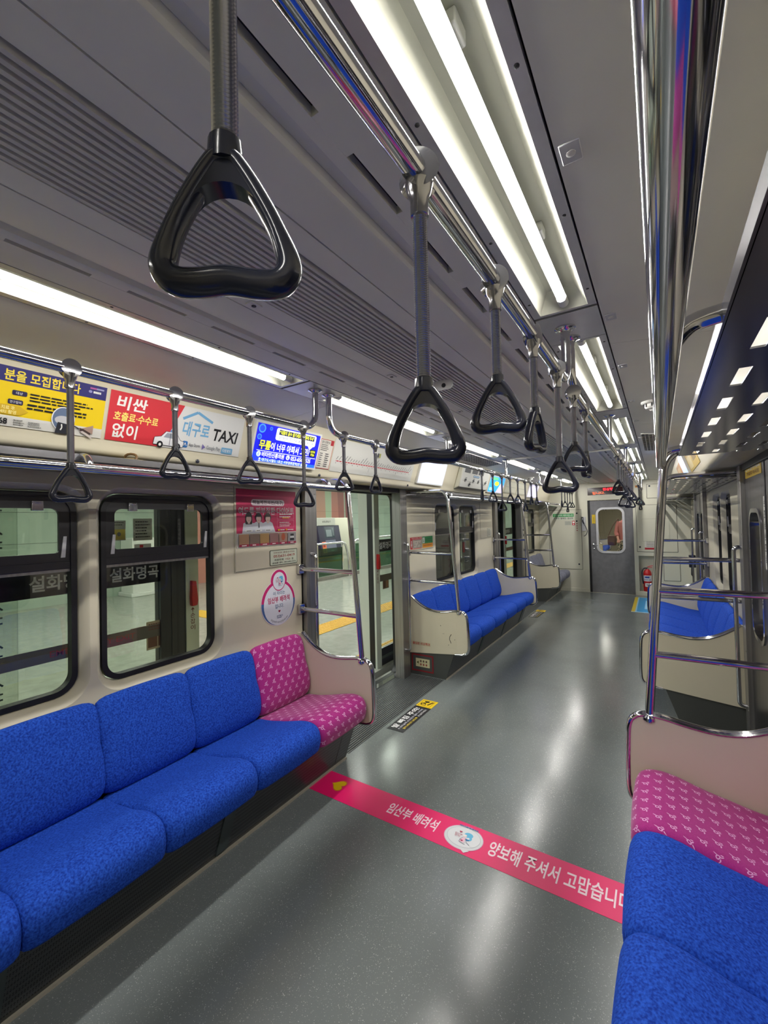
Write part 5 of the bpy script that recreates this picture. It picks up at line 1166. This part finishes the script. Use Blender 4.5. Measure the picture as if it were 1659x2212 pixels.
a = Art((PX-.011, 3.80, .77), (0, 1, 0), (0, 0, 1), .12, .15, I((126, 110, 96)), .001); a.rect(.01, .01, .055, .09, I((90, 60, 50))); a.rect(.065, .01, .11, .09, I((150, 110, 80))); a.done('boarding_notice', parent=t)
# kiosk, glass balustrade and cabinet on the platform
t = thing('ticket_kiosk', 'cream kiosk with dark screen and orange slots across the platform', 'kiosk', (-7.3, 9.4, -.02))
mb = MB(); mb.box(-8.4, -7.35, 8.85, 10.75, -.02, 1.62); mb.build('cabinet', mat('kiosk_cream', (206, 204, 186), .4), t, bevel=.01)
mb = MB(); mb.box(-7.36, -7.12, 8.86, 9.62, 1.40, 1.62); mb.build('header', mat('kiosk_header', (190, 192, 184), .4), t, bevel=.008)
a = Art((-7.119, 8.86, 1.42), (0, 1, 0), (0, 0, 1), .76, .16, mat('kiosk_header', (190, 192, 184), .4), .001); a.text('보증금환급기', .2, .06, .56, .12, I((60, 60, 60)), .02); a.done('header_text', parent=t)
mb = MB(); mb.prism([(-7.36, .55), (-7.05, .55), (-7.02, .75), (-7.14, 1.40), (-7.36, 1.40)], 8.88, 9.82); mb.build('console', mat('kiosk_navy', (36, 36, 60), .35), t, bevel=.01)
up = (Vector((-7.14, 0, 1.40))-Vector((-7.02, 0, .75))).normalized()
a = Art(Vector((-7.0195, 8.90, .75)), (0, 1, 0), up, .90, .655, mat('kiosk_navy', (36, 36, 60), .35), .002); a.rect(.24, .30, .66, .62, I((60, 72, 80), .2)); a.rect(.30, .34, .54, .54, I((120, 132, 136), .2)); a.rect(.57, .36, .64, .58, I((96, 108, 112), .2)); a.rect(.22, -.10, .66, .24, I((104, 110, 130)))
a.rect(.06, -.12, .22, .20, I((226, 110, 60))); a.rect(.09, .05, .18, .15, I((150, 40, 26))); a.rect(.07, -.11, .21, .02, I((226, 170, 60))); a.rect(.10, -.09, .18, -.01, I((90, 60, 20))); a.rect(.40, .13, .50, .16, I((206, 208, 214))); a.rect(.40, -.08, .52, -.05, I((216, 218, 222))); a.done('panel_face', parent=t)
t = thing('glass_balustrade', 'green glass stair balustrade with steel rails on the platform', 'balustrade', (-6.6, 9.5, -.02))
for y in (7.2, 8.25, 9.28): mb = MB(); mb.box(-6.62, -6.58, y-.02, y+.02, -.02, .90); mb.build('post', M['chrome'], t)
mb = MB(); mb.box(-6.605, -6.595, 7.2, 9.28, .08, .80); mb.build('glass', M['greenglass'], t, smooth=0)
mb = MB(); mb.tube(smoothpath([(-6.55, 6.6, .93), (-6.55, 9.35, .93), (-6.55, 9.5, .5), (-6.55, 9.5, -.02)], .15), .03, 12); mb.build('handrail', M['chrome'], t)
mb = MB(); mb.tube(smoothpath([(-6.55, 9.75, -.02), (-6.55, 9.75, .95), (-6.55, 10.3, 1.0), (-6.55, 13, 1.0)], .15), .03, 12); mb.build('handrail', M['chrome'], t)
mb = MB(); mb.box(-6.605, -6.595, 9.9, 13, .08, .86); mb.build('glass', M['greenglass'], t, smooth=0)
mb = MB(); mb.box(-6.64, -6.56, 7.0, 13, -.02, .06); mb.build('base_rail', M['steel'], t)
mb = MB(); mb.box(-9.25, -8.75, 4.75, 5.25, .06, 1.25); mb.box(-9.28, -8.70, 4.70, 5.30, -.02, .06); tag(mb.build('platform_cabinet', M['white'], bevel=.01), 'plain white cabinet against the platform wall seen through the second window', 'cabinet')
# tunnel wall on the other side
mb = MB(); mb.box(3.2, 3.3, -4, 12, -1, 3.2); mb.box(1.6, 3.3, -4, 12, -1.05, -1.0); struct(mb.build('wall_tunnel', mottled('tunnel_concrete', (58, 58, 60), (72, 72, 74), 2, .8), smooth=0))

# ---------------------------------------------------------------- the next car, glimpsed through the end door
YN = Y1+.14
mb = MB(); mb.box(-1.40, 1.40, YN, 20, -.05, 0); struct(mb.build('floor_next_car', M['floor'], smooth=0))
for nm, bx in (('left', (-1.40, -1.29, YN, 20)), ('right', (1.29, 1.40, YN, 20)), ('far', (-1.4, 1.4, 20, 20.1))): mb = MB(); mb.box(*bx, 0, 2.23); struct(mb.build('wall_next_car_'+nm, M['cream'], smooth=0))
mb = MB(); mb.box(-1.4, 1.4, YN, 20, 2.225, 2.28); struct(mb.build('ceiling_next_car', M['ceil'], smooth=0))
byname = lambda k_: [o for o in COL.objects if o.parent is None and o.name.split('.')[0] == k_]
lights = byname('ceiling_light')
for i, y in enumerate((10.6, 12.4, 14.2, 16.0)):
    for s in (1, -1):
        o = copy_tree(lights[0]); o.location = (s*.585, y, CZ); o['label'] = '%s LED tube light on the %s of the next car, seen through the end door' % (ORD[i], 'right' if s > 0 else 'left')
src = [o for o in byname('long_bench') if o['label'].startswith('all blue bench beyond the open left')][0]
o = copy_tree(src); o.location.y += 11.0; o['label'] = 'blue bench on the left of the next car, seen through the end door'
srcp = [o for o in byname('grab_pole') if 'near end of the far left' in o['label']][0]
o = copy_tree(srcp); o.location.y += 11.0; o['label'] = 'steel grab pole of the next car, seen through the end door'
srcr = byname('luggage_rack')[1]
o = copy_tree(srcr); o.location.y += 11.0; o['label'] = 'steel luggage rack on the left of the next car, seen through the end door'
for i, y in enumerate((12.6, 13.3, 14.0, 14.8)):
    o = copy_tree(S_REG); o.location = (-.566, y, BZ); o.rotation_euler.z = .5*i; o['label'] = '%s hanging strap in the next car, seen through the end door' % ORD[i]; o['group'] = 'straps in the next car'
# a passenger standing in the next car
def skin_body(name, joints, edges, m, parent, sub=2):
    me = bpy.data.meshes.new(name); keys = list(joints); org = wl(parent)
    me.from_pydata([Vector(joints[k_][0])-org for k_ in keys], [(keys.index(a_), keys.index(b_)) for a_, b_ in edges], [])
    o = bpy.data.objects.new(name, me); COL.objects.link(o); o.parent = parent; me.materials.append(m)
    md = o.modifiers.new('skin', 'SKIN'); md.use_smooth_shade = True
    for i, k_ in enumerate(keys): r_ = joints[k_][1]; me.skin_vertices[0].data[i].radius = (r_, r_) if not isinstance(r_, tuple) else r_
    me.skin_vertices[0].data[0].use_root = True
    sd = o.modifiers.new('sub', 'SUBSURF'); sd.levels = sub; sd.render_levels = sub
    return o
px_, py_ = .13, 11.9
t = thing('person', 'person with a brown shoulder bag and patterned skirt in the next car', 'person', (px_, py_, 0))
SK = mat('skin', (206, 150, 132), .5)
def J(x, y, z): return (px_+x, py_+y, z)
jt = {'pelvis': (J(0, 0, .88), (.125, .10)), 'waist': (J(0, 0, 1.02), (.11, .085)), 'chest': (J(0, 0, 1.22), (.135, .095)), 'neckb': (J(0, 0, 1.36), (.06, .06)), 'neck': (J(0, -.01, 1.42), .045), 'head': (J(0, -.015, 1.50), (.070, .08)), 'crown': (J(0, -.01, 1.585), (.062, .07))}
ed = [('pelvis', 'waist'), ('waist', 'chest'), ('chest', 'neckb'), ('neckb', 'neck'), ('neck', 'head'), ('head', 'crown')]
for s, n_ in ((-1, 'l'), (1, 'r')):
    jt.update({'sh'+n_: (J(s*.155, 0, 1.32), .055), 'el'+n_: (J(s*.20, -.02, 1.06), .042), 'wr'+n_: (J(s*.17, -.14, .92), .030), 'ha'+n_: (J(s*.155, -.19, .89), (.036, .018)),
               'hp'+n_: (J(s*.085, 0, .84), .085), 'kn'+n_: (J(s*.09, -.01, .46), .056), 'an'+n_: (J(s*.09, .02, .09), .038), 'to'+n_: (J(s*.10, -.12, .035), .036)})
    ed += [('chest', 'sh'+n_), ('sh'+n_, 'el'+n_), ('el'+n_, 'wr'+n_), ('wr'+n_, 'ha'+n_), ('pelvis', 'hp'+n_), ('hp'+n_, 'kn'+n_), ('kn'+n_, 'an'+n_), ('an'+n_, 'to'+n_)]
    for q in range(4):
        f = -.027+.018*q; L_ = (.055, .065, .062, .048)[q]; jt.update({'f%s%da' % (n_, q): (J(s*(.155)+f, -.215, .872), .009), 'f%s%db' % (n_, q): (J(s*.155+f, -.215-L_*.5, .850), .0085), 'f%s%dc' % (n_, q): (J(s*.155+f, -.215-L_*.6, .825), .0075)})
        ed += [('ha'+n_, 'f%s%da' % (n_, q)), ('f%s%da' % (n_, q), 'f%s%db' % (n_, q)), ('f%s%db' % (n_, q), 'f%s%dc' % (n_, q))]
    jt.update({'t%sa' % n_: (J(s*.155-s*.035, -.175, .885), .011), 't%sb' % n_: (J(s*.155-s*.055, -.21, .865), .009)}); ed += [('ha'+n_, 't%sa' % n_), ('t%sa' % n_, 't%sb' % n_)]
skin_body('body', jt, ed, SK, t)
mb = MB(); mb.lathe([(.020, 1.49), (.013, 1.50), (.012, 1.515), (.004, 1.535)], 10, 'z', J(0, -.088, 0)); mb.build('nose', SK, t)
for s in (-1, 1):
    mb = MB(); mb.lathe([(.004, 1.528), (.010, 1.532), (.010, 1.537), (.004, 1.541)], 10, 'z', J(s*.028, -.084, 0)); mb.build('eye', M['black'], t)
mb = MB(); mb.box(px_-.022, px_+.022, py_-.094, py_-.082, 1.470, 1.478); mb.build('mouth', mat('lips', (170, 80, 80), .5), t, bevel=.003)
mb = MB(); mb.lathe([(.070, 1.38), (.098, 1.44), (.100, 1.54), (.088, 1.61), (.050, 1.645), (.004, 1.652)], 20, 'z', J(0, .028, 0)); mb.build('hair', mat('brown_hair', (74, 46, 40), .5), t)
mb = MB(); mb.lathe([(.165, .90), (.150, 1.02), (.175, 1.22), (.160, 1.32), (.085, 1.385), (.070, 1.395)], 20, 'z', J(0, 0, 0)); mb.build('top', mat('rose_knit', (196, 120, 116), .8), t)
for s in (-1, 1): mb = MB(); mb.tube([J(s*.13, 0, 1.33), J(s*.175, -.008, 1.22), J(s*.205, -.02, 1.06), J(s*.185, -.09, .98)], [.068, .062, .056, .048], 12); mb.build('sleeve', mat('rose_knit', (196, 120, 116), .8), t)
mb = MB(); mb.lathe([(.155, .93), (.185, .80), (.225, .45), (.245, .30), (.238, .30), (.15, .80)], 24, 'z', J(0, 0, 0)); mb.build('skirt', mottled('patterned_cotton', (60, 66, 60), (206, 196, 176), 22, .8, lo=.45, hi=.55), t)
t2 = thing('shoulder_bag', 'brown shoulder bag carried by the person in the next car', 'bag', J(-.24, -.06, .74))
mb = MB(); mb.prism([(x, z) for x, z in rrect(px_-.40, px_-.21, .76, 1.00, .04, 4)], py_-.12, py_-.02); mb.build('pouch', mat('brown_leather', (96, 66, 56), .5), t2, bevel=.012)
mb = MB(); mb.tube(catmull([(px_-.38, py_-.07, 1.0), (px_-.28, py_-.06, 1.24), (px_-.16, py_-.03, 1.405), (px_-.20, py_-.02, 1.22), (px_-.235, py_-.07, 1.0)], 5, False), .010, 8); mb.build('bag_strap', mat('brown_leather', (96, 66, 56), .5), t2)
